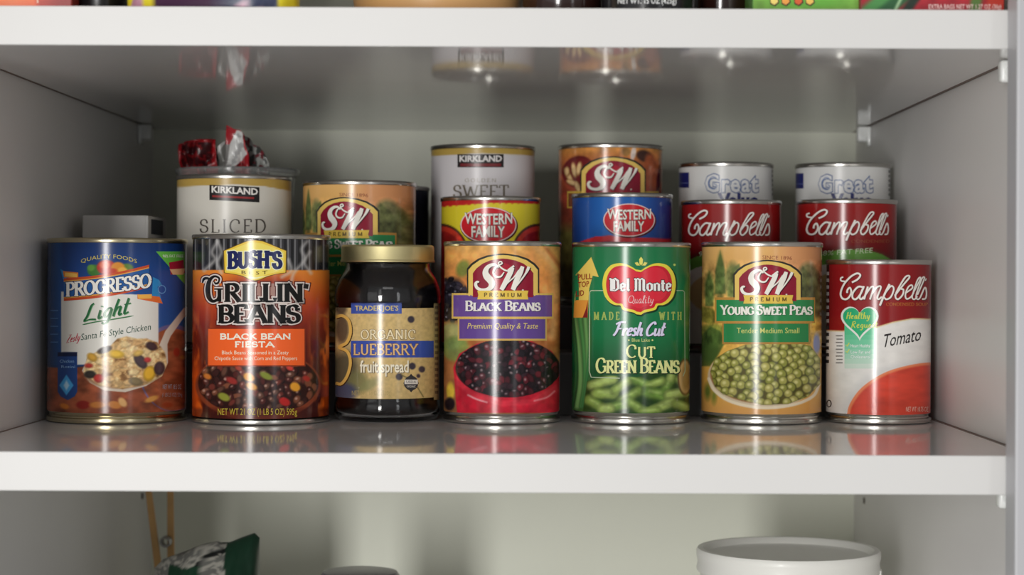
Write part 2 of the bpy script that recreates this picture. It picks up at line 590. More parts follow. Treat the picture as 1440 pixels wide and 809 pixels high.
    def ribbon(s, pts, w, c, lev=1, closed=False):
        """stroke with half width w (number or one per point)"""
        P = [np.array(p, float) for p in pts]
        ws = list(w) if isinstance(w, (list, tuple, np.ndarray)) else [w] * len(P)
        Q, Wd = [P[0]], [ws[0]]
        for a, b, wa, wb in zip(P, P[1:], ws, ws[1:]):
            k = max(1, int(np.hypot(*(b - a)) / s.s / 3))
            for j in range(1, k + 1):
                Q.append(a + (b - a) * j / k); Wd.append(wa + (wb - wa) * j / k)
        n = len(Q)
        Lp, Rp = [], []
        for i in range(n):
            if closed and i in (0, n - 1): d = Q[1] - Q[-2]
            else: d = Q[min(i + 1, n - 1)] - Q[max(i - 1, 0)]
            l = np.hypot(*d) or 1
            nrm = np.array([-d[1], d[0]]) / l
            Lp.append(Q[i] + nrm * Wd[i]); Rp.append(Q[i] - nrm * Wd[i])
        uv = [tuple(q) for q in s.surf(Lp + Rp)]
        s.emit(uv, [(i, i + 1, n + i + 1, n + i) for i in range(n - 1)], c, lev)

    def outline(s, pts, w, c, lev=1):
        s.ribbon(list(pts) + [pts[0]], w, c, lev, closed=True)

    # ---- lettering
    def _place(s, x0, x1, base, total, arcd, rise):
        def f(x, y, cap):
            t = x / total
            return (x0 + t * (x1 - x0), base - rise * t + arcd * (4 * (t - .5) ** 2 - 1) - y * cap)
        return f

    def letters(s, txt, x0, x1, base, cap, c, lev=2, T=.11, t=.04, serif=.09, arcd=0, rise=0, shear=0, fnt=CAPS, small=None, nib=12, gap=.05, grow=0.0, capend=None):
        """stroke lettering fitted to x0..x1; small = size of the non-leading capitals; grow = extra half width (px) for an outline"""
        x = 0; runs = []
        first = True
        for ch in txt:
            k = 1.0 if (small is None or first) else small
            first = (ch == ' ')
            w, st = fnt[ch]
            runs.append((x, k, st)); x += (w + gap) * k
        total = x - gap
        sx = (x1 - x0) / total
        f = s._place(x0, x1, base, total, arcd, rise)
        nb = R_(nib)
        ends = None
        for ox, k, st in runs:
            for stroke in st:
                pts = spline(stroke, 4) if fnt is SCRIPT and len(stroke) > 2 else stroke
                loc_ = cap
                if capend is not None:
                    tt = (ox + .4) / total
                    loc_ = cap + (capend - cap) * tt
                q = [f(ox + (px * k + py * k * shear * cap / sx / 1.0), py * k, loc_) for px, py in pts]
                if len(q) == 2 and q[0] == q[1]: continue
                ws = []
                for i in range(len(q)):
                    a, b = q[max(i - 1, 0)], q[min(i + 1, len(q) - 1)]
                    al = math.atan2(-(b[1] - a[1]), b[0] - a[0])
                    ws.append(cap * (t + (T - t) * abs(math.sin(al - nb))) / 1.0 + grow)
                if grow:
                    a, b = np.array(q[0]), np.array(q[1]); d = (a - b) / (np.hypot(*(a - b)) + 1e-9); q[0] = tuple(a + d * grow)
                    a, b = np.array(q[-1]), np.array(q[-2]); d = (a - b) / (np.hypot(*(a - b)) + 1e-9); q[-1] = tuple(a + d * grow)
                s.ribbon(q, ws, c, lev)
                if serif:
                    for e, o in ((0, 1), (-1, -2)):
                        ex, ey = stroke[e]; qx, qy = stroke[o]
                        if ey in (0, 1) and abs(ey - qy) > .3 and len(stroke) <= 5:
                            p = f(ox + ex * k + ey * k * shear * cap / sx, ey * k, loc_)
                            hw = cap * (T * .9 + serif) + grow
                            s.ribbon([(p[0] - hw, p[1]), (p[0] + hw, p[1])], cap * t * .9 + grow, c, lev)

    def sans(s, txt, x0, x1, base, cap, c, lev=2, fat=0.0, arcd=0, rise=0, shear=0, space=1.0):
        v, tris = sans_tris(txt, fat, space)
        lo, hi = v[:, 0].min(), v[:, 0].max()
        f = s._place(x0, x1, base, hi - lo, arcd, rise)
        k = cap / 0.70
        q = [f(px - lo, py, k) for px, py in v]
        if shear: q = [(a + py * k * shear, b) for (a, b), (_, py) in zip(q, v)]
        uv = s.surf(q)
        for t in tris: s.piece([tuple(uv[i]) for i in t], c, lev)

    def mesh(s, name):
        v = np.concatenate([s.gv, np.array(s.V, float).reshape(-1, 3)])
        c = np.concatenate([s.gc, np.array(s.C, float).reshape(-1, 3)])
        quads = s.gf
        loops = [quads.reshape(-1)]
        sizes = [np.full(len(quads), 4)]
        if s.F:
            loops.append(np.array([s.base + i for f in s.F for i in f]))
            sizes.append(np.array([len(f) for f in s.F]))
        loops = np.concatenate(loops); sizes = np.concatenate(sizes)
        me = bpy.data.meshes.new(name)
        me.vertices.add(len(v)); me.vertices.foreach_set('co', v.astype(np.float32).ravel())
        me.loops.add(len(loops)); me.loops.foreach_set('vertex_index', loops.astype(np.int32))
        me.polygons.add(len(sizes))
        me.polygons.foreach_set('loop_start', (np.cumsum(sizes) - sizes).astype(np.int32))
        me.update(calc_edges=True)
        me.validate()
        a = me.color_attributes.new('ink', 'FLOAT_COLOR', 'POINT')
        a.data.foreach_set('color', np.concatenate([c, np.ones((len(c), 1))], 1).astype(np.float32).ravel())
        if s.kind == 'cyl': me.shade_smooth()
        return me

# ================================================================== the cabinet
XL, XR = -0.310, 0.262
YB = 0.584
Z_UP0, Z_UP1 = 0.210, 0.230       # upper shelf board
Z_LO = -0.250                     # top of the lowest board
TOP, BOT = 0.470, -0.272


def structure(o):
    o['kind'] = 'structure'
    return o


wl = structure(box('wall_left', XL - 0.018, XL, 0.001, YB, BOT, TOP, M['wall']))
wr = structure(box('wall_right', XR, XR + 0.018, 0.001, YB, BOT, TOP, M['wall']))
structure(box('wall_back', XL - 0.018, XR + 0.018, YB, YB + 0.008, BOT, TOP, M['back']))
structure(box('ceiling', XL - 0.018, XR + 0.018, 0.001, YB, TOP, TOP + 0.018, M['wall']))
structure(box('floor', XL - 0.018, XR + 0.018, 0.001, YB, BOT - 0.02, BOT, M['wall']))


def pin_hole(parent, x, y, z):
    bm = bmesh.new()
    bmesh.ops.create_cone(bm, cap_ends=True, segments=16, radius1=0.0026, radius2=0.0026, depth=0.0012)
    bmesh.ops.rotate(bm, verts=bm.verts, cent=(0, 0, 0), matrix=Matrix.Rotation(PI / 2, 3, 'Y'))
    bmesh.ops.translate(bm, verts=bm.verts, vec=(x, y, z))
    link('pin_hole', bm_mesh('pin_hole', bm), M['hole'], parent)


for z in (-0.052, -0.084):
    pin_hole(wl, XL, 0.545, z)
    pin_hole(wr, XR, 0.535, z)


def shelf(label, z0, z1, y0=0.0, clips=True):
    o = box('shelf', XL + 0.0020, XR - 0.0032, y0 + 0.0012, YB - 0.002, z0, z1, M['shelf'], bevel=0.0006)
    tag(o, label, 'shelf')
    e = box('edge_band', XL + 0.0020, XR - 0.0032, y0, y0 + 0.0014, z0 - 0.0001, z1 + 0.0001, M['edge'], o, bevel=0.0005)
    b = box('gap_strip', XR - 0.0034, XR - 0.0007, y0 + 0.03, YB - 0.004, z0 - 0.0001, z1 + 0.0001, M['board'], o)  # brown strip added to fill the end gap and draw its dark line
    b = box('gap_strip', XL + 0.0006, XL + 0.0021, y0 + 0.002, YB - 0.004, z0 - 0.0001, z1 + 0.0001, M['board'], o)
    return o


shelf('white shelf board above the cans with snack packages standing on it', Z_UP0, Z_UP1)
shelf('white shelf board carrying the rows of food cans', -0.020, 0.0)
shelf('lowest white shelf board, under the white plastic tub', Z_LO - 0.020, Z_LO)

# face frame of the cabinet: a stile each side
fr = structure(box('trim_1', 0.2435, 0.300, -0.0215, -0.0008, BOT, TOP + 0.05, M['frame'], bevel=0.0012))
fl = structure(box('trim_2', -0.360, -0.302, -0.0215, -0.0008, BOT, TOP + 0.05, M['frame'], bevel=0.0012))


def shelf_clip(x, side, y, z, label):
    """clear plastic shelf support: peg plate, ledge under the board, small hook above"""
    t = thing('shelf_clip', label, 'shelf clip', (x, y, z), 'clear shelf clips')
    s = -side
    lo, hi = sorted((0.0003 * s, 0.0105 * s))
    bm = box_bm(bmesh.new(), lo, hi, -0.0045, 0.0045, -0.0125, -0.0005, 0.0016, 3)
    link('bracket', bm_mesh('bracket', bm, 40), M['clip'], t)
    lo, hi = sorted((0.0003 * s, 0.0030 * s))
    bm = box_bm(bmesh.new(), lo, hi, -0.0065, 0.0065, -0.0160, -0.0006, 0.0011)
    link('plate', bm_mesh('plate', bm, 40), M['clip'], t)
    bm = bmesh.new()
    bmesh.ops.create_cone(bm, cap_ends=True, segments=20, radius1=0.0036, radius2=0.0030, depth=0.0012, matrix=Matrix.Translation((0.0052 * s, -0.0046, -0.0068)) @ Matrix.Rotation(PI / 2, 4, 'X'))
    link('boss', bm_mesh('boss', bm, 40), M['clip'], t)
    return t


shelf_clip(XR, 1, 0.515, Z_UP0, 'clear plastic clip under the upper shelf at the back of the right wall')
shelf_clip(XR, 1, 0.050, Z_UP0, 'clear plastic clip under the upper shelf beside the right face frame')
shelf_clip(XL, -1, 0.525, Z_UP0, 'clear plastic clip under the upper shelf at the back of the dim left wall')
shelf_clip(XR, 1, 0.050, -0.020, 'clear plastic clip under the can shelf beside the right face frame')

# stepped riser the back rows stand on
RX0, RX1 = -0.247, 0.252
T1, T2 = 0.0410, 0.0713
RY0, RY1, RY2 = 0.282, 0.3625, 0.444
cx = (RX0 + RX1) / 2


def riser_bench(label, prof):
    """one long bench: extruded profile in y,z"""
    t = thing('can_riser', label, 'riser', (cx, prof[0][0], 0))
    y_ = prof[0][0]
    y1, z1 = max(p[0] for p in prof), max(p[1] for p in prof)

    def ext(name, pr, xa, xb):
        bm = bmesh.new()
        a = [bm.verts.new((xa - cx, y - y_, z)) for y, z in pr]
        b = [bm.verts.new((xb - cx, y - y_, z)) for y, z in pr]
        n = len(pr)
        for i in range(n): bm.faces.new((a[i], a[(i + 1) % n], b[(i + 1) % n], b[i]))
        bm.faces.new(a); bm.faces.new(b)
        link(name, bm_mesh(name, bm), M['riser'], t)

    ext('step_top', prof, RX0, RX1)
    for xa in (RX0 + .001, RX1 - .004):
        ext('end_panel', [(y_ + .0035, .0003), (y1 - .0035, .0003), (y1 - .0035, z1 - .0032), (y_ + .0035, z1 - .0032)], xa, xa + .003)


riser_bench('low dark grey riser just behind the front cans', [(RY0, 0.0003), (RY0 + .003, 0.0003), (RY0 + .003, T1 - .003), (RY1 - .004, T1 - .003), (RY1 - .004, .0003), (RY1 - .001, .0003), (RY1 - .001, T1), (RY0 + .001, T1), (RY0, T1 - .001)])
riser_bench('taller dark grey riser under the cans of the back row', [(RY1, 0.0003), (RY1 + .003, 0.0003), (RY1 + .003, T2 - .003), (RY2 - .003, T2 - .003), (RY2 - .003, .0003), (RY2, .0003), (RY2, T2), (RY1 + .001, T2), (RY1, T2 - .001)])

# ================================================================== cans
def can_place(px0, px1, y, z):
    """centre x and radius of a cylinder standing at depth y from its outline in the photograph, seen at height z"""
    d = y - CAM_Y
    xm, _ = at((px0 + px1) / 2, 420, y)
    a = math.atan((px0 - VX) / FPX); b = math.atan((px1 - VX) / FPX)
    r = math.sin((b - a) / 2) * math.hypot(xm, d)
    return xm, r


def can_body(t, R, h, zl0, zl1, m=None, plain=False):
    """tinplate wall with rolled bottom and top seams, and the recessed lid"""
    m = m or M['tin']
    p = [(0, .003), (R - .008, .003), (R - .006, .0016), (R - .0035, .0003), (R - .0012, 0.0), (R + .0004, .0006), (R + .0006, .0016), (R + .0004, .003),
         (R - .0010, .0036), (R - .0014, .0044), (R - .0009, .0056), (R - .0004, .0066), (R - .0004, zl0 + .002), (R - .0004, zl1 - .001), (R - .0008, zl1 + .0005), (R - .0010, h - .0036), (R - .0004, h - .0034)]
    if plain: p = [(0, .001), (R - .003, .001), (R - .002, 0), (R - .0004, .0006), (R - .0004, zl1), (R - .0008, zl1 + .0005), (R - .0010, h - .0036), (R - .0004, h - .0034)]
    lathe('body', p, m, t, smooth=40)
    q = [(R - .0004, h - .0034), (R + .0005, h - .0030), (R + .0007, h - .0022), (R + .0007, h - .0008), (R + .0003, h - .0002), (R - .0004, h), (R - .0011, h - .0003), (R - .0014, h - .0012),
         (R - .0016, h - .0042), (R - .0030, h - .0046), (R - .0050, h - .0036), (R - .0070, h - .0042), (R - .0110, h - .0042), (R - .0120, h - .0036), (R - .0130, h - .0042), (0, h - .0042)]
    lathe('lid', q, m, t, smooth=40)


def can(name, label, cat, px0, px1, y, z0, h, zl0, zl1, paint, nu=300, nz=None, rz=0.0, group=None, mlabel=None, mtin=None, plain=False):
    ax, R = can_place(px0, px1, y, z0)
    R -= 0.0006
    t = thing(name, label, cat, (ax, y, z0), group, rz)
    can_body(t, R, h, zl0, zl1, mtin, plain)
    pr = Print('x' and 'cyl', ax, y, z0, R + .0001, zl0, zl1, nu, nz)
    paint(pr)
    link('paper_label', pr.mesh('paper_label'), mlabel or M['label'], t)
    return t


WHITE = (214, 212, 206)
# script strokes traced as centre lines: (points, half widths)
SW_ART = [
    ([(470, 262), (430, 225), (370, 225), (310, 265), (285, 330), (305, 390), (350, 440), (375, 495), (350, 555), (290, 582), (220, 580), (165, 552), (145, 500), (165, 468), (195, 470)],
     [10, 16, 22, 30, 42, 50, 50, 44, 34, 24, 20, 22, 22, 16, 10]),
    ([(600, 300), (640, 275), (690, 238)], [10, 14, 14]),
    ([(668, 262), (640, 330), (570, 470), (510, 582)], [26, 36, 36, 30]),
    ([(510, 582), (600, 480), (690, 400), (760, 300)], [12, 9, 9, 12]),
    ([(812, 246), (780, 330), (720, 460), (672, 582)], [26, 36, 38, 32]),
    ([(672, 582), (760, 480), (840, 370), (880, 300), (900, 250)], [14, 10, 12, 20, 20]),
    ([(548, 330), (500, 392), (430, 390), (395, 340), (420, 270), (480, 225), (520, 205), (505, 178), (470, 195), (490, 250), (560, 300), (640, 320)], [8, 12, 14, 14, 12, 11, 10, 9, 9, 10, 12, 9]),
]
ARCH = [(0, 640), (0, 270), (60, 200), (160, 130), (280, 85), (420, 60), (490, 56), (560, 60), (700, 85), (830, 130), (930, 200), (990, 270), (990, 640)]


def sw_emblem(p, x, y, w, top=True):
    """arched maroon shield with the white script, its gold rule and dark outline; x, y = left edge and arch top in photo pixels, w = width"""
    k = 990.0 / w
    keep = (p.x0, p.y0, p.s)
    p.crop(x, y - 56 / k, k)
    p.poly([(a - 22 if a < 400 else a + 22 if a > 600 else a, b - 22) for a, b in ARCH], (46, 44, 38), 1)
    p.poly(ARCH, (216, 184, 96), 2)
    inn = [(495 + (a - 495) * .87, 660 if b > 600 else 56 + (b - 56) * .98 + 50) for a, b in ARCH]
    p.poly(inn, (132, 24, 46), 3)
    p.poly([(495 + (a - 495) * .5, min(b + 60, 640)) for a, b in inn], (160, 30, 50), 4)
    for dx, dy, c, lv in ((14, 12, (70, 12, 26), 5), (0, 0, (226, 222, 212), 6)):
        for pts, ws in SW_ART:
            n = 4
            q = spline([(a - 40 + dx, b - 28 + dy) for a, b in pts], n)
            xs = np.linspace(0, len(ws) - 1, len(q))
            p.ribbon(q, list(np.interp(xs, range(len(ws)), ws)), c, lv)
    p.disc(775, 560, 14, 14, (206, 196, 190), 6, n=10)
    p.crop(*keep)


def sw_ribbon(p, txt, x0, y0, x1, y1):
    """small gold ribbon lettered in dark capitals"""
    h = y1 - y0
    p.poly([(x0, y0), (x1, y0), (x1 - h * .12, (y0 + y1) / 2), (x1, y1), (x0, y1), (x0 + h * .12, (y0 + y1) / 2)], (214, 182, 76), 7)
    p.letters(txt, x0 + (x1 - x0) * .13, x1 - (x1 - x0) * .13, y1 - h * .28, h * .46, (96, 76, 30), 8, T=.12, t=.08, serif=0, gap=.5)


def beans(p, mask, pts, cols, rmin, rmax, seed, hi=(210, 196, 190), hi_op=.6):
    r = random.Random(seed)
    for x, y in pts:
        a, b = r.uniform(rmin, rmax), r.uniform(rmin, rmax) * .7
        ang = r.uniform(0, 180)
        c = r.choice(cols)
        p.ell(x, y, a, b, tuple(k * .55 for k in c), ang, 3, mask)
        p.ell(x - a * .08, y - b * .12, a * .8, b * .76, c, ang, 5, mask)
        if r.random() < hi_op: p.ell(x - a * .2, y - b * .3, a * r.uniform(.14, .3), b * r.uniform(.2, .45), hi, r.uniform(60, 120), 5, mask, .75)


def scatter(x0, y0, x1, y1, n, seed, mind, inside=None):
    r = random.Random(seed)
    out = []
    tries = 0
    while len(out) < n and tries < 60 * n:
        tries += 1
        x, y = r.uniform(x0, x1), r.uniform(y0, y1)
        if inside and not inside(x, y): continue
        if all((x - a) ** 2 + (y - b) ** 2 > mind * mind for a, b in out): out.append((x, y))
    return sorted(out, key=lambda q: q[1])


# ------------------------------------------------------------------ front row, from the left wall
def paint_chicken_soup(p):
    p.crop(50, 310, 2.696)
    P, Q = p.P, p.Q
    p.ramp('y', [(90, (22, 48, 98)), (230, (30, 68, 132)), (420, (32, 78, 138)), (560, (26, 58, 108))])
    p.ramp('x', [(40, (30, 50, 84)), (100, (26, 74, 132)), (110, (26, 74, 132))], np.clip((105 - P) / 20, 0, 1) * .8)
    # swoosh of deeper blue and the soup
    p.fill((130, 68, 44), np.clip((Q - 545 - 12 * np.sin(P / 70)) / 6, 0, 1))
    bowl = p.m_ell(520, 560, 130, 165, 0, 4)
    p.fill((96, 88, 128), bowl)
    p.fill((134, 72, 46), p.m_ell(520, 566, 122, 156, 0, 4))
    soup = np.clip((Q - 548) / 6, 0, 1) + p.m_ell(520, 566, 122, 156)
    p.mottle(.35, 40, 26, 3, np.clip(soup, 0, 1))
    for x, y, a, b, c, g in ((110, 705, 18, 10, (190, 110, 40), 20), (180, 700, 26, 16, (120, 30, 24), 0), (235, 700, 30, 12, (176, 110, 52), 0), (300, 700, 26, 14, (186, 120, 60), 10), (330, 690, 20, 13, (206, 160, 104), 50),
                             (440, 678, 26, 10, (196, 140, 70), -20), (560, 520, 12, 8, (170, 110, 50), 0), (535, 500, 12, 16, (150, 50, 34), 0), (500, 700, 20, 10, (140, 60, 34), 0)):
        p.ell(x, y, a, b, c, g, 6)
    # white panel and its shade of printed cream
    p.fill((206, 204, 196), p.m_poly([(97, 270), (466, 285), (466, 545), (97, 548)], 3))
    # spoon
    sp = [(176, 570), (190, 540), (240, 515), (320, 500), (420, 500), (468, 476), (492, 420), (560, 335), (580, 315), (592, 330), (560, 372), (512, 440), (500, 470), (502, 540), (480, 590), (420, 628), (340, 652), (260, 645), (205, 615)]
    p.fill((196, 184, 168), p.m_poly(sp, 3))
    p.fill((150, 118, 90), p.m_ell(335, 572, 150, 66, -4, 6))
    mass = p.m_poly([(182, 575), (196, 520), (230, 500), (280, 480), (310, 450), (345, 440), (385, 450), (420, 448), (460, 462), (490, 500), (498, 545), (478, 590), (420, 622), (330, 640), (240, 625)], 6)
    p.fill((186, 150, 100), mass)
    n1 = vnoise(p.P, p.Q, 22, 16, 77, 3)
    p.fill((216, 190, 140), mass * np.clip((n1 - .52) * 7, 0, 1))
    p.fill((128, 92, 56), mass * np.clip((.42 - n1) * 7, 0, 1))
    r = random.Random(5)
    inside = lambda x, y: ((x - 335) / 150) ** 2 + ((y - 548) / 92) ** 2 < 1
    for x, y in scatter(190, 455, 490, 630, 24, 4, 26, inside):
        c = r.choice([(196, 162, 112), (206, 176, 124), (186, 148, 100), (212, 186, 136)])
        q = [(x + math.cos(k * 1.05 + r.uniform(-.3, .3)) * r.uniform(14, 26), y + math.sin(k * 1.05) * r.uniform(9, 18)) for k in range(6)]
        p.fill(tuple(k * .68 for k in c), p.m_poly([(u, v + 4) for u, v in q], 6) * mass * .8)
        p.fill(c, p.m_poly(q, 8) * mass)
    p.mottle(.22, 12, 12, 6, mass)
    for x, y, a, b, c, g in ((305, 508, 30, 15, (214, 174, 66), 5), (262, 505, 16, 10, (196, 160, 70), 30), (440, 478, 22, 15, (66, 46, 48), 20), (398, 535, 32, 19, (74, 60, 64), 50), (390, 505, 18, 10, (206, 170, 90), -20),
                             (262, 492, 26, 11, (60, 50, 50), -20), (215, 520, 20, 14, (196, 150, 60), 30), (207, 585, 22, 14, (48, 44, 40), 0), (240, 600, 19, 16, (176, 50, 44), 0), (202, 552, 14, 8, (176, 60, 50), 0),
                             (432, 582, 22, 30, (216, 168, 50), 20), (470, 562, 20, 26, (70, 52, 56), 10), (425, 530, 12, 9, (186, 60, 60), 0), (380, 612, 26, 15, (128, 112, 80), 10)):
        p.ell(x, y, a, b, tuple(k * .72 for k in c), g, 7)
        p.ell(x - 1, y - 2, a * .84, b * .78, c, g, 10)
    # blue badge
    bd = [(84, 500), (158, 500), (158, 650), (148, 668), (122, 682), (95, 668), (84, 650)]
    p.fill((30, 62, 120), p.m_poly(bd, 3))
    p.fill((16, 26, 60), p.m_rect(84, 500, 158, 516, 3))
    p.fill((64, 150, 206), p.m_poly([(117, 585), (144, 626), (117, 664), (90, 626)], 4))
    p.fill((190, 216, 230), p.m_poly([(117, 606), (128, 626), (117, 646), (106, 626)], 6) * .8)
    # fruit and leaves over the name ribbon
    for x, y, a, b, c in ((222, 190, 26, 22, (60, 110, 50)), (210, 180, 14, 12, (90, 140, 60)), (345, 182, 26, 18, (90, 120, 50)), (268, 178, 36, 28, (172, 44, 36)), (262, 170, 20, 14, (204, 96, 66)), (312, 180, 26, 22, (200, 130, 50)), (330, 190, 18, 12, (214, 160, 70)), (290, 192, 20, 10, (180, 60, 40))):
        p.ell(x, y, a, b, c, 0, 6)
    p.finish_ground()
    # green corner flash
    p.poly([(456, 118), (566, 118), (566, 244)], (96, 172, 66), 1)
    p.sans('98% FAT FREE', 482, 560, 141, 11, (220, 232, 210), 2)
    p.poly([(505, 160), (560, 150), (566, 200), (512, 206)], (150, 30, 50), 2)
    p.poly([(508, 186), (566, 182), (560, 206), (520, 206)], (206, 170, 130), 3)
    # name ribbon: tail ends, rules, blue field
    p.poly([(445, 215), (468, 226), (480, 246), (462, 252), (470, 275), (482, 316), (440, 300)], (40, 122, 178), 1)
    p.poly([(94, 185), (118, 196), (118, 232), (104, 222)], (40, 122, 178), 1)
    p.poly([(104, 192), (162, 198), (162, 222), (108, 216)], (206, 120, 50), 2)
    p.poly([(112, 198), (158, 202), (158, 216), (112, 212)], (222, 176, 84), 3)
    p.poly([(386, 280), (470, 290), (482, 316), (386, 298)], (206, 100, 44), 2)
    p.poly([(386, 282), (440, 280), (440, 296), (390, 298)], (224, 166, 74), 3)

    def yt(x): return 244 - (x - 108) * .165 + 10 * math.sin((x - 108) / 340 * PI)

    xs = [108 + i * 14 for i in range(24)]
    band = [(x, yt(x) - 24) for x in xs] + [(x, yt(x) + 62) for x in reversed(xs)]
    p.poly(band, (186, 74, 40), 4)
    p.poly([(x, yt(x) - 15) for x in xs] + [(x, yt(x) + 52) for x in reversed(xs)], (206, 150, 66), 5)
    p.poly([(x, yt(x) - 11) for x in xs] + [(x, yt(x) + 47) for x in reversed(xs)], (36, 84, 146), 6)
    for g, c, lv in ((2.2, (16, 24, 58), 7), (0, (222, 220, 214), 8)):
        p.letters('PROGRESSO', 118, 436, 288, 50, c, lv, T=.115, t=.05, serif=.05, rise=36, arcd=-3, grow=g, gap=.02)
    p.sans('QUALITY FOODS', 172, 384, 163, 15, (196, 180, 80), 2, arcd=19)
    # light, flavour name
    for dx, c in ((2, (120, 160, 120)), (0, (34, 96, 56))):
        p.letters('Light', 180 + dx, 352 + dx, 384 + dx, 62, c, 2 + (dx == 0), T=.085, t=.03, serif=0, fnt=SCRIPT, rise=30, shear=.28, nib=20, gap=-.01)
    p.ribbon(spline([(178, 396), (230, 385), (290, 376), (372, 362)], 6), [1, 2.4] + [2.4] * 16 + [.6], (60, 112, 70), 2)
    p.letters('Zesty', 116, 166, 466, 30, (176, 60, 76), 2, T=.06, t=.03, serif=0, rise=10, shear=.3, fnt={**SCRIPT, 'Z': (.6, [[(.1, .95), (.55, .95), (.05, .02), (.55, .04)]])})
    p.sans('Santa Fe Style Chicken', 172, 436, 455, 25, (44, 74, 60), 2, rise=40, shear=.1)
    p.sans('Chicken', 92, 146, 540, 12, (120, 160, 200), 1)
    p.sans('Rotini', 98, 150, 560, 10, (120, 160, 200), 1)
    for i in range(5): p.rect(56, 340 + i * 30, 86, 344 + i * 30, (70, 110, 160), 1)
    p.sans('NET WT 18.5 OZ', 482, 552, 640, 18, (150, 150, 158), 2)
    p.sans('(1 LB 2.5 OZ) 524g', 480, 556, 668, 14, (140, 134, 138), 2)
    p.outline([(479 + 14 * math.cos(k * PI / 8), 262 + 15 * math.sin(k * PI / 8)) for k in range(16)], 1.4, (90, 140, 190), 1)


can('soup_can', 'blue soup can showing a spoonful of chicken and beans, against the left wall', 'food can', 66, 265, 0.2300, 0, 0.1143, .0068, .1112, paint_chicken_soup, mtin=M['tin_gold'])


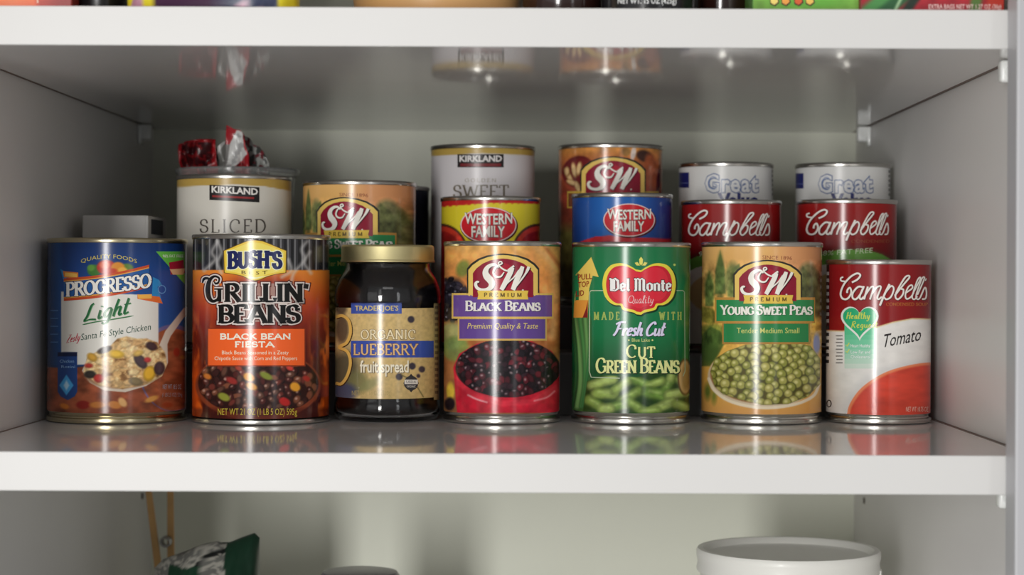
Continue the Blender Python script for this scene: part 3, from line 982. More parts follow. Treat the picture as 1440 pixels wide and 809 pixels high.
def paint_grill_beans(p):
    p.crop(250, 310, 2.696)
    P, Q = p.P, p.Q
    edge = np.clip(np.abs(P - 318) / 255, 0, 1)
    p.ramp('y', [(185, (216, 130, 48)), (250, (202, 104, 40)), (330, (168, 62, 30)), (400, (120, 36, 22)), (480, (84, 24, 18)), (560, (70, 20, 16)), (750, (58, 18, 14))])
    p.fill((128, 34, 24), np.clip((Q - 190) / 60, 0, 1) * np.clip((.62 - edge) * 3.2, 0, 1))
    fl = vnoise(P, Q, 26, 90, 8, 3)
    p.fill((226, 112, 34), np.clip((fl - .52) * 6, 0, 1) * np.clip((edge - .66) * 5, 0, 1) * np.clip((Q - 330) / 120, 0, 1))
    p.fill((236, 96, 26), np.clip((edge - .86) * 10, 0, 1) * np.clip((Q - 470) / 120, 0, 1) * .8)
    # grill bars and smoke
    top = np.clip((190 - Q) / 3, 0, 1)
    p.fill((30, 30, 32), top)
    for i, x in enumerate(range(40, 600, 27)):
        p.line([(x, 60), (x + (i % 3) - 1, 192)], 3.2, (120, 120, 122), 4, top)
        p.line([(x + 8, 60), (x + 8, 192)], 1.4, (70, 70, 74), 3, top)
    for pts in ([(100, 190), (140, 150), (130, 120), (150, 80)], [(165, 200), (150, 160), (165, 120), (150, 78)], [(430, 240), (440, 200), (480, 150), (470, 110), (490, 80)], [(505, 200), (480, 160), (500, 120)], [(395, 215), (430, 190), (420, 150)]):
        p.line(spline(pts, 6), 5, (190, 188, 186), 14, 1.0, .75)
    # bowl of beans
    bowl = p.m_ell(305, 625, 238, 135, 0, 4)
    p.fill((132, 60, 34), bowl)
    inn = p.m_ell(305, 618, 228, 122, 0, 4)
    p.fill((44, 18, 14), inn)
    pts = scatter(85, 510, 530, 735, 110, 12, 18, lambda x, y: ((x - 305) / 224) ** 2 + ((y - 620) / 118) ** 2 < 1)
    beans(p, inn, pts, [(74, 32, 28), (104, 46, 38), (54, 26, 24), (92, 60, 48), (120, 70, 50)], 14, 22, 2, (196, 164, 150), .6)
    for x, y, a, b, c in ((175, 670, 24, 14, (136, 140, 52)), (335, 590, 26, 12, (120, 128, 50)), (270, 595, 22, 15, (214, 150, 50)), (280, 630, 22, 13, (206, 146, 50)), (445, 632, 20, 16, (216, 150, 46)), (112, 592, 16, 10, (190, 110, 40)), (405, 688, 22, 15, (176, 36, 34)), (205, 608, 22, 12, (140, 44, 40)), (488, 600, 14, 10, (160, 50, 40)), (425, 560, 14, 9, (190, 60, 50)), (230, 560, 14, 9, (150, 60, 44))):
        p.ell(x, y, a, b, c, 25, 6, inn)
    p.fill((70, 22, 16), p.m_rect(60, 712, 580, 760, 14) * .55)
    p.finish_ground()
    # brand plaque
    pl = [(176, 116), (205, 104), (232, 92), (262, 80), (292, 76), (322, 80), (352, 92), (380, 104), (410, 116), (408, 198), (372, 203), (338, 212), (312, 224), (292, 228), (270, 222), (246, 210), (214, 203), (178, 198)]
    p.poly([(292 + (a - 292) * 1.03, 152 + (b - 152) * 1.04) for a, b in pl], (92, 70, 24), 1)
    p.poly(pl, (220, 186, 66), 2)
    p.poly([(292 + (a - 292) * .94, 152 + (b - 152) * .9) for a, b in pl], (232, 206, 96), 3)
    for g, c, lv in ((3.0, (236, 228, 190), 4), (0, (26, 34, 82), 5)):
        p.letters("BUSH'S", 192, 392, 182, 60, c, lv, T=.135, t=.08, serif=.05, arcd=4, grow=g, gap=.03)
    p.sans('B E S T', 242, 340, 203, 13, (96, 74, 24), 5, fat=.01, arcd=-3)
    p.poly([(250, 212), (292, 224), (350, 208), (300, 216)], (244, 232, 170), 4)

    # big name: pale surround under black letters
    def word(txt, x0, x1, base, cap, first=None, **k):
        for g, c, lv in ((9.0, (84, 28, 22), 2), (5.0, (206, 196, 190), 3), (0, (18, 18, 18), 6)):
            p.letters(txt, x0, x1, base, cap, c, lv, grow=g, **k)

    S = 2.696 / 7.58
    cx_, cy_ = (270 - 250) * 2.696, (375 - 310) * 2.696

    def m(pts): return [(cx_ + a * S, cy_ + b * S) for a, b in pts]

    G = [([(285, 175), (292, 125), (240, 105), (190, 150), (172, 240), (185, 330), (225, 370), (275, 350), (295, 300)], [8, 10, 12, 20, 26, 24, 16, 14, 16]),
         ([(295, 235), (295, 375)], [20, 20]), ([(240, 240), (330, 240)], [8, 8]),
         ([(285, 175), (255, 182), (240, 160)], [12, 10, 6]), ([(200, 140), (165, 125), (130, 135), (115, 175)], [10, 14, 14, 6])]
    for g, c, lv in ((25, (84, 28, 22), 2), (14, (206, 196, 190), 3), (0, (18, 18, 18), 6)):
        for pts, ws in G:
            q = spline(m(pts), 5) if len(pts) > 2 else m(pts)
            w = np.interp(np.linspace(0, len(ws) - 1, len(q)), range(len(ws)), ws) + g
            p.ribbon(q, list(w * S), c, lv)
    word("RILLIN'", cx_ + 350 * S, cx_ + 1240 * S, cy_ + 372 * S, 185 * S, T=.145, t=.04, serif=.06, gap=.03)
    word('BEANS', cx_ + 285 * S, cx_ + 1145 * S, cy_ + 598 * S, 182 * S, T=.15, t=.045, serif=.06, gap=.03)
    fill = [(330, 180), (1190, 180), (1180, 400), (1130, 590), (290, 590), (280, 400), (200, 370)]
    p.poly(m(fill), (156, 120, 110), 1)
    # fork sign inside the A of the second line is left to the letter; orange panel
    p.rect(112, 408, 484, 554, (120, 44, 20), 1)
    p.rect(116, 412, 480, 550, (222, 92, 38), 2)
    p.letters('BLACK BEAN', 160, 428, 450, 19, (232, 222, 206), 3, T=.15, t=.11, serif=.06)
    p.letters('FIESTA', 216, 366, 480, 19, (232, 222, 206), 3, T=.15, t=.11, serif=.06)
    p.sans('Black Beans Seasoned in a Zesty', 168, 420, 508, 14, (232, 214, 190), 3)
    p.sans('Chipotle Sauce with Corn and Red Peppers', 140, 452, 530, 14, (232, 214, 190), 3)
    p.sans('NET WT 21 OZ (1 LB 5 OZ) 595g', 152, 452, 738, 25, (196, 176, 60), 2)


can('bean_can', 'orange can of grilling beans with black lettering, beside the blueberry jar', 'food can', 270, 465, 0.2250, 0, 0.1170, .0040, .1142, paint_grill_beans)


def paint_black_beans(p):
    p.crop(600, 325, 2.838)
    P, Q = p.P, p.Q
    p.ramp('y', [(55, (214, 164, 92)), (160, (206, 136, 72)), (300, (190, 110, 56)), (480, (160, 96, 52)), (720, (140, 96, 60))])
    n = vnoise(P, Q, 60, 80, 21, 3)
    p.fill((222, 150, 84), np.clip((n - .5) * 4, 0, 1) * np.clip((P - 300) / 120, 0, 1))
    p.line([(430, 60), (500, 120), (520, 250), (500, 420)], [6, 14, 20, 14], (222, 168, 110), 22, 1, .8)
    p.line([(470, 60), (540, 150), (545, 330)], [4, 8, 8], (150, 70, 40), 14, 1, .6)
    p.ell(145, 150, 26, 34, (122, 128, 60), 20, 14)
    p.ell(100, 100, 34, 30, (216, 150, 76), 0, 14)
    pts = scatter(60, 190, 165, 360, 42, 31, 13)
    p.fill((36, 34, 40), p.m_ell(100, 275, 66, 86, 0, 20))
    beans(p, p.m_ell(100, 275, 66, 90, 0, 10), pts, [(34, 32, 42), (50, 46, 58), (26, 24, 30)], 11, 16, 5, (150, 150, 160), .4)
    p.fill((150, 156, 100), p.m_ell(100, 420, 60, 56, 0, 20) * .9)
    p.fill((110, 134, 66), p.m_ell(115, 470, 55, 50, 0, 16) * .8)
    p.ell(95, 640, 16, 36, (206, 176, 60), 0, 8)
    p.ell(92, 690, 20, 26, (36, 26, 30), 0, 8)
    # bowl
    bowl = [(106, 545), (112, 610), (118, 700), (122, 726), (528, 726), (532, 650), (534, 540), (500, 480), (420, 440), (300, 430), (200, 450), (130, 490)]
    p.fill((186, 30, 50), p.m_poly(bowl, 4))
    p.fill((206, 50, 66), p.m_poly([(120, 575), (180, 640), (300, 678), (420, 672), (520, 610), (528, 640), (430, 694), (300, 700), (170, 660), (118, 610)], 8) * .8)
    p.line(spline([(165, 655), (200, 672), (240, 684)], 4), 3, (230, 190, 190), 6, 1, .8)
    p.line(spline([(430, 678), (480, 664), (510, 640)], 4), 3, (226, 150, 156), 6, 1, .8)
    inn = p.m_ell(324, 548, 208, 116, 0, 4)
    p.fill((24, 18, 22), inn)
    pts = scatter(118, 432, 530, 664, 130, 32, 17, lambda x, y: ((x - 324) / 204) ** 2 + ((y - 548) / 112) ** 2 < 1)
    beans(p, inn, pts, [(34, 24, 30), (46, 28, 36), (26, 20, 26), (96, 30, 40), (70, 26, 34)], 15, 22, 6, (168, 150, 152), .42)
    p.mottle(.2, 30, 30, 9)
    p.finish_ground()
    p.rect(100, 248, 506, 350, (206, 172, 92), 1)
    p.rect(107, 256, 500, 342, (98, 70, 138), 2)
    p.rect(124, 348, 480, 438, (190, 156, 84), 1)
    p.rect(131, 352, 473, 430, (92, 66, 134), 2)
    sw_emblem(p, 658.8, 358.8, 97.4)
    sw_ribbon(p, 'PREMIUM', 203, 238, 405, 273)
    for dx, c, lv in ((2, (40, 26, 66), 3), (0, (220, 216, 212), 4)):
        p.letters('BLACK BEANS', 155 + dx, 452 + dx, 318 + dx, 38, c, lv, T=.12, t=.045, serif=.06, small=.8, gap=.06)
    p.sans('Premium Quality & Taste', 163, 442, 390, 23, (212, 190, 110), 4, shear=.18)


can('bean_can', 'can of black beans with purple bands and a red bowl printed on it', 'food can', 623.5, 789, 0.2350, 0, 0.1136, .0066, .1108, paint_black_beans)


def paint_green_beans(p):
    p.crop(780, 325, 2.838)
    P, Q = p.P, p.Q
    p.ramp('y', [(60, (34, 108, 66)), (250, (26, 116, 72)), (420, (20, 104, 60)), (560, (20, 72, 38)), (740, (60, 96, 44))])
    p.fill((14, 74, 44), np.clip((P - 430) / 110, 0, 1) * np.clip((300 - Q) / 200, 0, 1) * .6)
    # bean pods standing at the left
    for x0, x1, w, c in ((80, 104, 13, (110, 156, 90)), (104, 122, 10, (70, 130, 70)), (124, 130, 10, (96, 148, 84)), (72, 86, 7, (50, 100, 54)), (140, 128, 7, (60, 120, 66))):
        p.line(spline([(x0, 350), ((x0 + x1) / 2 + 6, 480), (x1, 600), (x1 - 14, 700)], 5), w, tuple(k * .7 for k in c), 6)
        p.line(spline([(x0 - 2, 350), ((x0 + x1) / 2 + 4, 480), (x1 - 2, 600), (x1 - 16, 700)], 5), w * .55, c, 8)
    p.line(spline([(545, 180), (525, 260), (530, 420), (520, 560)], 5), 13, (64, 118, 62), 12)
    # heap of cut beans
    heap = p.m_poly([(130, 600), (190, 575), (330, 585), (400, 560), (480, 575), (535, 600), (545, 735), (110, 735)], 6)
    p.fill((36, 64, 26), heap)
    r = random.Random(9)
    for x, y, L, a, w in ((190, 605, 90, -16, 20), (330, 600, 70, 24, 20), (460, 600, 80, -60, 19), (400, 610, 60, -20, 16), (200, 650, 70, 0, 22), (300, 660, 80, -30, 20), (400, 650, 60, 10, 24), (490, 650, 70, -10, 20),
                          (160, 690, 60, 30, 20), (250, 700, 70, -12, 20), (330, 705, 90, 32, 20), (430, 700, 80, -24, 20), (510, 700, 50, 20, 18), (205, 712, 26, 0, 22), (470, 560, 60, -75, 15), (265, 620, 60, -34, 17), (510, 610, 40, 50, 16), (380, 720, 60, -5, 16)):
        dx, dy = math.cos(R_(a)) * L / 2, math.sin(R_(a)) * L / 2
        c = r.choice([(122, 150, 70), (138, 162, 80), (104, 138, 60), (148, 168, 90)])
        p.line([(x - dx, y - dy), (x + dx, y + dy)], w, tuple(k * .66 for k in c), 16, heap)
        p.line([(x - dx, y - dy - 2), (x + dx, y + dy - 2)], w * .74, c, 16, heap)
        p.line([(x - dx * .7, y - dy * .7 - w * .3), (x + dx * .7, y + dy * .7 - w * .3)], w * .2, (168, 186, 116), 12, heap, .6)
    p.mottle(.2, 26, 18, 12, heap)
    p.ell(520, 583, 30, 74, (92, 70, 40), 0, 4)
    p.ell(521, 583, 25, 66, (186, 150, 96), 0, 4)
    p.ell(523, 583, 16, 50, (150, 120, 70), 0, 8)
    p.fill((40, 80, 40), p.m_rect(60, 725, 560, 760, 8) * .5)
    p.finish_ground()
    # thin pale frame
    p.ribbon([(200, 238), (146, 238), (140, 244), (138, 560), (146, 584), (260, 588)], 1.6, (176, 190, 160), 1)
    p.ribbon([(486, 238), (512, 238), (518, 244), (520, 560), (512, 580)], 1.6, (150, 170, 140), 1)
    # pull top arrow
    p.poly([(146, 104), (176, 184), (152, 178), (138, 230), (132, 346), (76, 346), (78, 290), (84, 230), (98, 176), (82, 178)], (216, 190, 92), 1)
    p.poly([(78, 290), (86, 276), (134, 276), (132, 346), (76, 346)], (214, 146, 60), 2)
    p.poly([(126, 310), (133, 276), (132, 346), (112, 346)], (120, 30, 34), 3)
    for w_, x0, x1, y in (('PULL', 94, 150, 196), ('TOP', 94, 138, 226), ('LID', 86, 118, 262)):
        p.sans(w_, x0, x1, y, 22, (136, 40, 34), 3, fat=.02, rise=5)
    # name shield: from the close view of it
    k = 2.838 / 8.093
    bx, by = (830 - 780) * 2.838, (355 - 325) * 2.838
    half = [(578, 205), (640, 165), (720, 130), (800, 125), (880, 150), (940, 220), (968, 310), (970, 400), (945, 500), (890, 570), (830, 600), (770, 605), (745, 650), (680, 672), (620, 685), (578, 712)]
    sh = spline(half, 4) + [(1112 - a, b) for a, b in reversed(spline(half, 4))][1:-1]
    T = lambda pts, f=1.0, dx=0, dy=0: [(bx + (556 + dx + (a - 556) * f) * k, by + (410 + dy + (b - 410) * f) * k) for a, b in pts]
    p.poly(T(sh, 1.02, 12, 14), (10, 48, 28), 1)
    p.poly(T(sh), (216, 200, 66), 2)
    p.poly(T(sh, .90), (190, 32, 48), 3)
    p.poly(T(sh, .80, 0, -10), (204, 42, 58), 4)
    p.poly(T([(578, 50), (600, 80), (596, 130), (578, 150), (560, 130), (556, 80)], 1), (214, 206, 100), 3)
    for sg in (-1, 1):
        p.poly(T([(578 + sg * 10, 150), (578 + sg * 40, 110), (578 + sg * 72, 120), (578 + sg * 50, 150)]), (206, 198, 96), 3)
    low = {
        'e': (.5, [[(.1, .12), (.1, .5), (.26, .62), (.4, .48), (.4, .36), (.12, .28)], [(.1, .12), (.22, 0), (.42, .1)]]),
        'l': (.3, [[(.14, 1), (.14, .1), (.24, 0)]]),
        'o': (.54, [[(.1, .14), (.1, .5), (.27, .62), (.44, .5), (.44, .14), (.27, 0), (.1, .14)]]),
        'n': (.56, [[(.12, .6), (.12, 0)], [(.12, .5), (.3, .62), (.44, .5), (.44, 0)]]),
        't': (.36, [[(.16, .86), (.16, .1), (.3, 0)], [(.02, .6), (.34, .6)]]),
        'D': (.84, [[(.2, 0), (.2, .92)], [(.04, .98), (.3, .9), (.5, 1), (.72, .8), (.74, .2), (.5, 0), (.1, .06)], [(.4, .9), (.4, .1)]]),
        'M': (1.0, [[(.06, .96), (.2, .92), (.2, .06), (.06, 0)], [(.2, .86), (.34, 1), (.5, .88), (.5, .0)], [(.5, .86), (.68, 1), (.82, .86), (.82, .08), (.94, 0)]]),
        ' ': (.22, [])}
    for g, c, lv in ((2.6, (60, 14, 24), 5), (0, (228, 224, 220), 6)):
        p.letters('Del Monte', bx + 215 * k, bx + 925 * k, by + 438 * k, 140 * k, c, lv, T=.105, t=.045, serif=0, fnt=low, grow=g, gap=.03)
    p.letters('Quality', bx + 425 * k, bx + 715 * k, by + 580 * k, 88 * k, (220, 176, 176), 6, T=.05, t=.025, serif=0, fnt=SCRIPT, shear=.15)
    p.letters('MADE', 157, 258, 354, 30, (150, 168, 84), 1, T=.09, t=.035, serif=.05, gap=.6)
    p.letters('WITH', 418, 506, 354, 30, (150, 168, 84), 1, T=.09, t=.035, serif=.05, gap=.6)
    for dx, dy, c, lv in ((3, 3, (20, 50, 40), 3), (0, 0, (204, 200, 226), 4)):
        p.letters('Fresh Cut', 232 + dx, 436 + dx, 418 + dy, 54, c, lv, T=.09, t=.05, serif=0, fnt=SCRIPT, shear=.25, nib=10, gap=-.02)
    p.sans('Blue Lake', 308, 380, 442, 14, (190, 196, 120), 2)
    p.disc(296, 436, 3.5, 3.5, (200, 206, 130), 2, n=8)
    p.disc(390, 436, 3.5, 3.5, (200, 206, 130), 2, n=8)
    for dx, c, lv in ((3, (12, 40, 24), 3), (0, (208, 212, 142), 4)):
        p.letters('CUT', 286 + dx, 400 + dx, 505 + dx, 50, c, lv, T=.085, t=.035, serif=.06, small=.84)
        p.letters('GREEN BEANS', 166 + dx, 496 + dx, 566 + dx, 58, c, lv, T=.085, t=.035, serif=.05, small=.82, gap=.03)
    p.disc(478, 135, 5, 5, (170, 190, 100), 1, n=10)


can('bean_can', 'green can of cut green beans with a red shield name and yellow arrow', 'food can', 803.5, 971.5, 0.2390, 0, 0.1134, .0072, .1108, paint_green_beans)


def paint_sweet_peas(p):
    p.crop(960, 325, 2.838)
    P, Q = p.P, p.Q
    p.ramp('y', [(60, (214, 168, 104)), (200, (200, 152, 84)), (400, (206, 160, 74)), (600, (204, 156, 72)), (740, (206, 150, 84))])
    p.ramp('x', [(330, (214, 160, 110)), (540, (196, 134, 88))], np.clip((P - 330) / 100, 0, 1) * np.clip((260 - Q) / 80, 0, 1))
    # cypress and hills
    for x, y, a, b, c in ((150, 190, 15, 86, (92, 104, 58)), (108, 230, 20, 62, (98, 112, 60)), (200, 200, 34, 74, (104, 112, 66)), (120, 400, 50, 30, (110, 116, 50)), (105, 470, 40, 54, (76, 96, 44)), (150, 430, 44, 22, (96, 112, 50)),
                          (500, 210, 46, 84, (104, 106, 70)), (535, 260, 30, 90, (86, 92, 60)), (120, 340, 34, 24, (184, 150, 60)), (100, 640, 12, 30, (80, 100, 40)), (125, 660, 10, 26, (110, 120, 50))):
        p.ell(x, y, a, b, c, 0, 14, 1, .9)
    for q, c in (([(150, 78), (168, 150), (172, 250), (128, 252), (130, 160)], (78, 96, 52)), ([(106, 160), (122, 220), (122, 300), (90, 300), (92, 210)], (84, 102, 52)), ([(180, 260), (196, 150), (226, 130), (240, 180), (236, 262)], (92, 104, 56)),
                 ([(72, 420), (110, 380), (150, 400), (172, 440), (150, 480), (110, 540), (72, 540)], (62, 84, 40)), ([(74, 300), (120, 310), (150, 360), (110, 372), (74, 360)], (120, 116, 48)),
                 ([(470, 262), (478, 140), (510, 170), (540, 240), (556, 300), (530, 300), (524, 262)], (84, 90, 54))):
        p.fill(c, p.m_poly(q, 7) * .85)
    p.mottle(.5, 18, 26, 14, np.clip((470 - Q) / 30, 0, 1) * np.clip((Q - 110) / 60, 0, 1))
    p.ell(535, 450, 14, 40, (120, 126, 170), 0, 8)
    # bowl
    p.fill((196, 178, 150), p.m_ell(322, 580, 222, 128, 0, 4) * np.clip((Q - 480) / 20, 0, 1))
    p.fill((150, 108, 70), p.m_ell(322, 572, 212, 118, 0, 4) * np.clip((Q - 480) / 20, 0, 1))
    p.fill((220, 206, 180), p.m_line(spline([(104, 590), (130, 640), (200, 684), (320, 706), (440, 694), (520, 660), (545, 610)], 6), 6, 4))
    hp = [(128, 620), (112, 560), (130, 510), (180, 480), (250, 455), (330, 445), (430, 440), (510, 460), (548, 510), (548, 610), (500, 660), (420, 690), (320, 694), (220, 670), (160, 650)]
    heap = p.m_poly(hp, 4)
    p.fill((84, 76, 34), heap)
    pts = scatter(115, 450, 552, 690, 150, 41, 25)
    r = random.Random(3)
    for x, y in pts:
        a = r.uniform(18, 23)
        c = r.choice([(140, 140, 66), (150, 148, 76), (128, 130, 58), (160, 154, 84)])
        p.ell(x, y, a, a, tuple(k * .5 for k in c), 0, 4, heap)
        p.ell(x - 1, y - 1.5, a * .84, a * .82, c, 0, 6, heap)
        p.ell(x - 4, y - 5, a * .34, a * .3, (206, 200, 140), 0, 6, heap, .75)
    p.finish_ground()
    p.rect(128, 265, 528, 368, (176, 130, 62), 1)
    p.rect(135, 275, 524, 360, (44, 128, 74), 2)
    p.rect(158, 366, 508, 452, (160, 118, 56), 1)
    p.rect(164, 370, 502, 444, (40, 120, 68), 2)
    sw_emblem(p, 1033.4, 367.5, 92.3)
    sw_ribbon(p, 'PREMIUM', 243, 256, 440, 290)
    for dx, c, lv in ((2, (16, 56, 32), 3), (0, (224, 222, 212), 4)):
        p.letters('YOUNG SWEET PEAS', 153 + dx, 516 + dx, 333 + dx, 36, c, lv, T=.115, t=.045, serif=.05, small=.82, gap=.04)
    p.sans('Tender Medium Small', 216, 465, 408, 22, (186, 190, 104), 3, fat=.005)
    p.sans('SINCE 1896', 318, 436, 112, 15, (136, 70, 50), 2, rise=-4)


PEAS = can('pea_can', 'can of young sweet peas at the front, whole label with a bowl of peas showing', 'food can', 985.5, 1156.5, 0.2430, 0, 0.1140, .0066, .1110, paint_sweet_peas)

# white script of the red soup cans, centre lines traced once
SCRIPT_SOUP = [
    ([(270, 262), (345, 222), (383, 165), (340, 140), (255, 185), (165, 285), (120, 400), (135, 470), (185, 490), (232, 462), (262, 395), (245, 335), (212, 362), (205, 405)], 14),
    ([(185, 250), (128, 240), (122, 205), (155, 188)], 12),
    ([(425, 328), (355, 322), (285, 400), (280, 470), (325, 488), (385, 420), (430, 322)], 14), ([(432, 312), (375, 450), (395, 488), (432, 455)], 14),
    ([(485, 318), (432, 492)], 15), ([(455, 425), (525, 328), (560, 335), (512, 492)], 13), ([(530, 430), (605, 328), (660, 325), (612, 460), (632, 488), (672, 455)], 13),
    ([(775, 285), (705, 430), (645, 575)], 16), ([(715, 405), (795, 312), (832, 350), (795, 455), (735, 490), (700, 462)], 13),
    ([(845, 440), (960, 295), (1042, 195), (1020, 172), (972, 210), (875, 380), (855, 460), (892, 488), (950, 430), (962, 362), (930, 350)], 13),
    ([(1000, 400), (1080, 340), (1070, 298), (1022, 332), (988, 430), (1005, 485), (1060, 460), (1100, 400)], 12),
    ([(1095, 400), (1180, 235), (1188, 192), (1150, 232), (1092, 400), (1080, 470), (1110, 490), (1150, 450)], 11),
    ([(1150, 430), (1230, 245), (1243, 192), (1208, 215), (1142, 400), (1132, 470), (1162, 490), (1192, 460)], 11),
    ([(1268, 208), (1256, 240)], 9), ([(1190, 460), (1250, 330), (1272, 400), (1258, 478), (1212, 488)], 12),
]


def soup_script(p, x, y, sx, sy):
    keep = (p.x0, p.y0, p.s)
    for dx, g, c, lv in ((7, 0, (70, 12, 16), 3), (0, -1.5, (222, 216, 210), 4)):
        for pts, w in SCRIPT_SOUP:
            q = spline(pts, 5) if len(pts) > 2 else pts
            p.crop(0, 0, 1)
            p.ribbon([(x + (a + dx - 105) / 9.6 * sx, y + (b + dx - 135) / 9.6 * sy) for a, b in q], (w + g) / 9.6 * sx, c, lv)
    p.crop(*keep)


def paint_tomato_soup(p):
    p.crop(1140, 345, 2.94)
    P, Q = p.P, p.Q
    p.fill((212, 210, 206))
    p.mottle(.04, 40, 20, 3)
    wave = np.interp(P, [0, 60, 130, 250, 340, 420, 500, 600], [350, 352, 355, 345, 318, 303, 305, 318])
    p.fill((206, 186, 140), np.clip((wave + 5 - Q) / 3, 0, 1))
    p.fill((132, 24, 27), np.clip((wave - Q) / 3, 0, 1))
    p.fill((106, 18, 24), np.clip((wave - Q) / 3, 0, 1) * np.clip((P - 380) / 140, 0, 1) * .5)
    # soup bowl
    p.fill((190, 190, 190), p.m_line(spline([(150, 720), (165, 640), (230, 560), (340, 510), (500, 480)], 6), 16, 24) * .5)
    soup = p.m_poly(spline([(148, 720), (160, 660), (210, 590), (300, 530), (400, 498), (500, 485), (600, 500)], 6) + [(600, 720)], 3)
    p.fill((216, 124, 84), soup)
    soup2 = p.m_poly(spline([(158, 720), (172, 664), (220, 598), (306, 540), (404, 508), (500, 496), (600, 510)], 6) + [(600, 720)], 8)
    p.fill((196, 66, 50), soup2)
    p.mottle(.14, 80, 36, 7, soup2)
    # side text block and bar code
    side = np.clip((78 - P) / 2, 0, 1)
    p.fill((60, 20, 24), side * np.clip((350 - Q) / 3, 0, 1))
    p.finish_ground()
    soup_script(p, 1181.0, 384.1, 1.0, 1.0)
    p.letters('CONDENSED SOUP', 312, 484, 250, 12, (166, 96, 44), 2, T=.1, t=.05, serif=.03)

    def heart(cx, cy, w, h):
        return [(cx + w * 16 * math.sin(t) ** 3 / 16, cy - h * (13 * math.cos(t) - 5 * math.cos(2 * t) - 2 * math.cos(3 * t) - math.cos(4 * t)) / 15) for t in [2 * PI * k / 48 for k in range(48)]]

    for i in range(9):
        c = tuple(np.array((74, 178, 130)) + (np.array((206, 208, 202)) - np.array((74, 178, 130))) * (i / 9) ** 1.3)
        p.rect(140, 330 + i * 20, 264, 350 + i * 20, c, 1)
    p.poly(heart(203, 313, 78, 74), (214, 216, 210), 2)
    p.poly(heart(203, 311, 69, 65), (40, 160, 108), 3)
    p.letters('Healthy', 148, 244, 305, 28, (190, 200, 80), 5, T=.08, t=.05, serif=0, fnt={**SCRIPT, 'H': (.6, [[(.16, 1), (.06, 0)], [(.54, 1), (.46, 0)], [(.1, .5), (.5, .54)]])}, shear=.12)
    p.letters('Request', 168, 276, 342, 27, (190, 200, 80), 5, T=.08, t=.05, serif=0, fnt={**SCRIPT, 'R': (.6, [[(.16, 1), (.06, 0)], [(.1, .92), (.4, 1), (.5, .7), (.14, .5)], [(.2, .5), (.5, 0)]]), 'q': SCRIPT['g']}, shear=.12)
    for y, w in ((422, 'Heart Healthy'), (448, 'Low Fat and'), (468, 'Cholesterol')):
        p.sans(w, 166, 246, y, 13, (226, 234, 226), 3)
    for y in (418, 444): p.ribbon([(146, y - 6), (151, y), (160, y - 14)], 1.8, (206, 206, 80), 3)
    p.sans('Tomato', 294, 452, 424, 56, (44, 40, 40), 3, fat=.006, rise=30, shear=.2)
    p.sans('NET WT 10.75 OZ', 394, 486, 688, 20, (226, 186, 170), 2)
    for i in range(9):
        p.rect(104 + (i % 2) * 3, 372 + i * 14, 132, 377 + i * 14, (120, 118, 116), 1)
    for i in range(14):
        p.rect(62, 110 + i * 28, 76, 124 + i * 28, (170, 160, 156) if i < 8 else (50, 46, 46), 1)
    p.outline([(76 + 9 * math.cos(k * PI / 6), 655 + 14 * math.sin(k * PI / 6)) for k in range(12)], 2.2, (40, 38, 38), 1)


can('soup_can', 'red and white tomato soup can at the front with a green heart on its label', 'food can', 1160.5, 1310, 0.2440, 0, 0.1032, .0062, .1004, paint_tomato_soup)

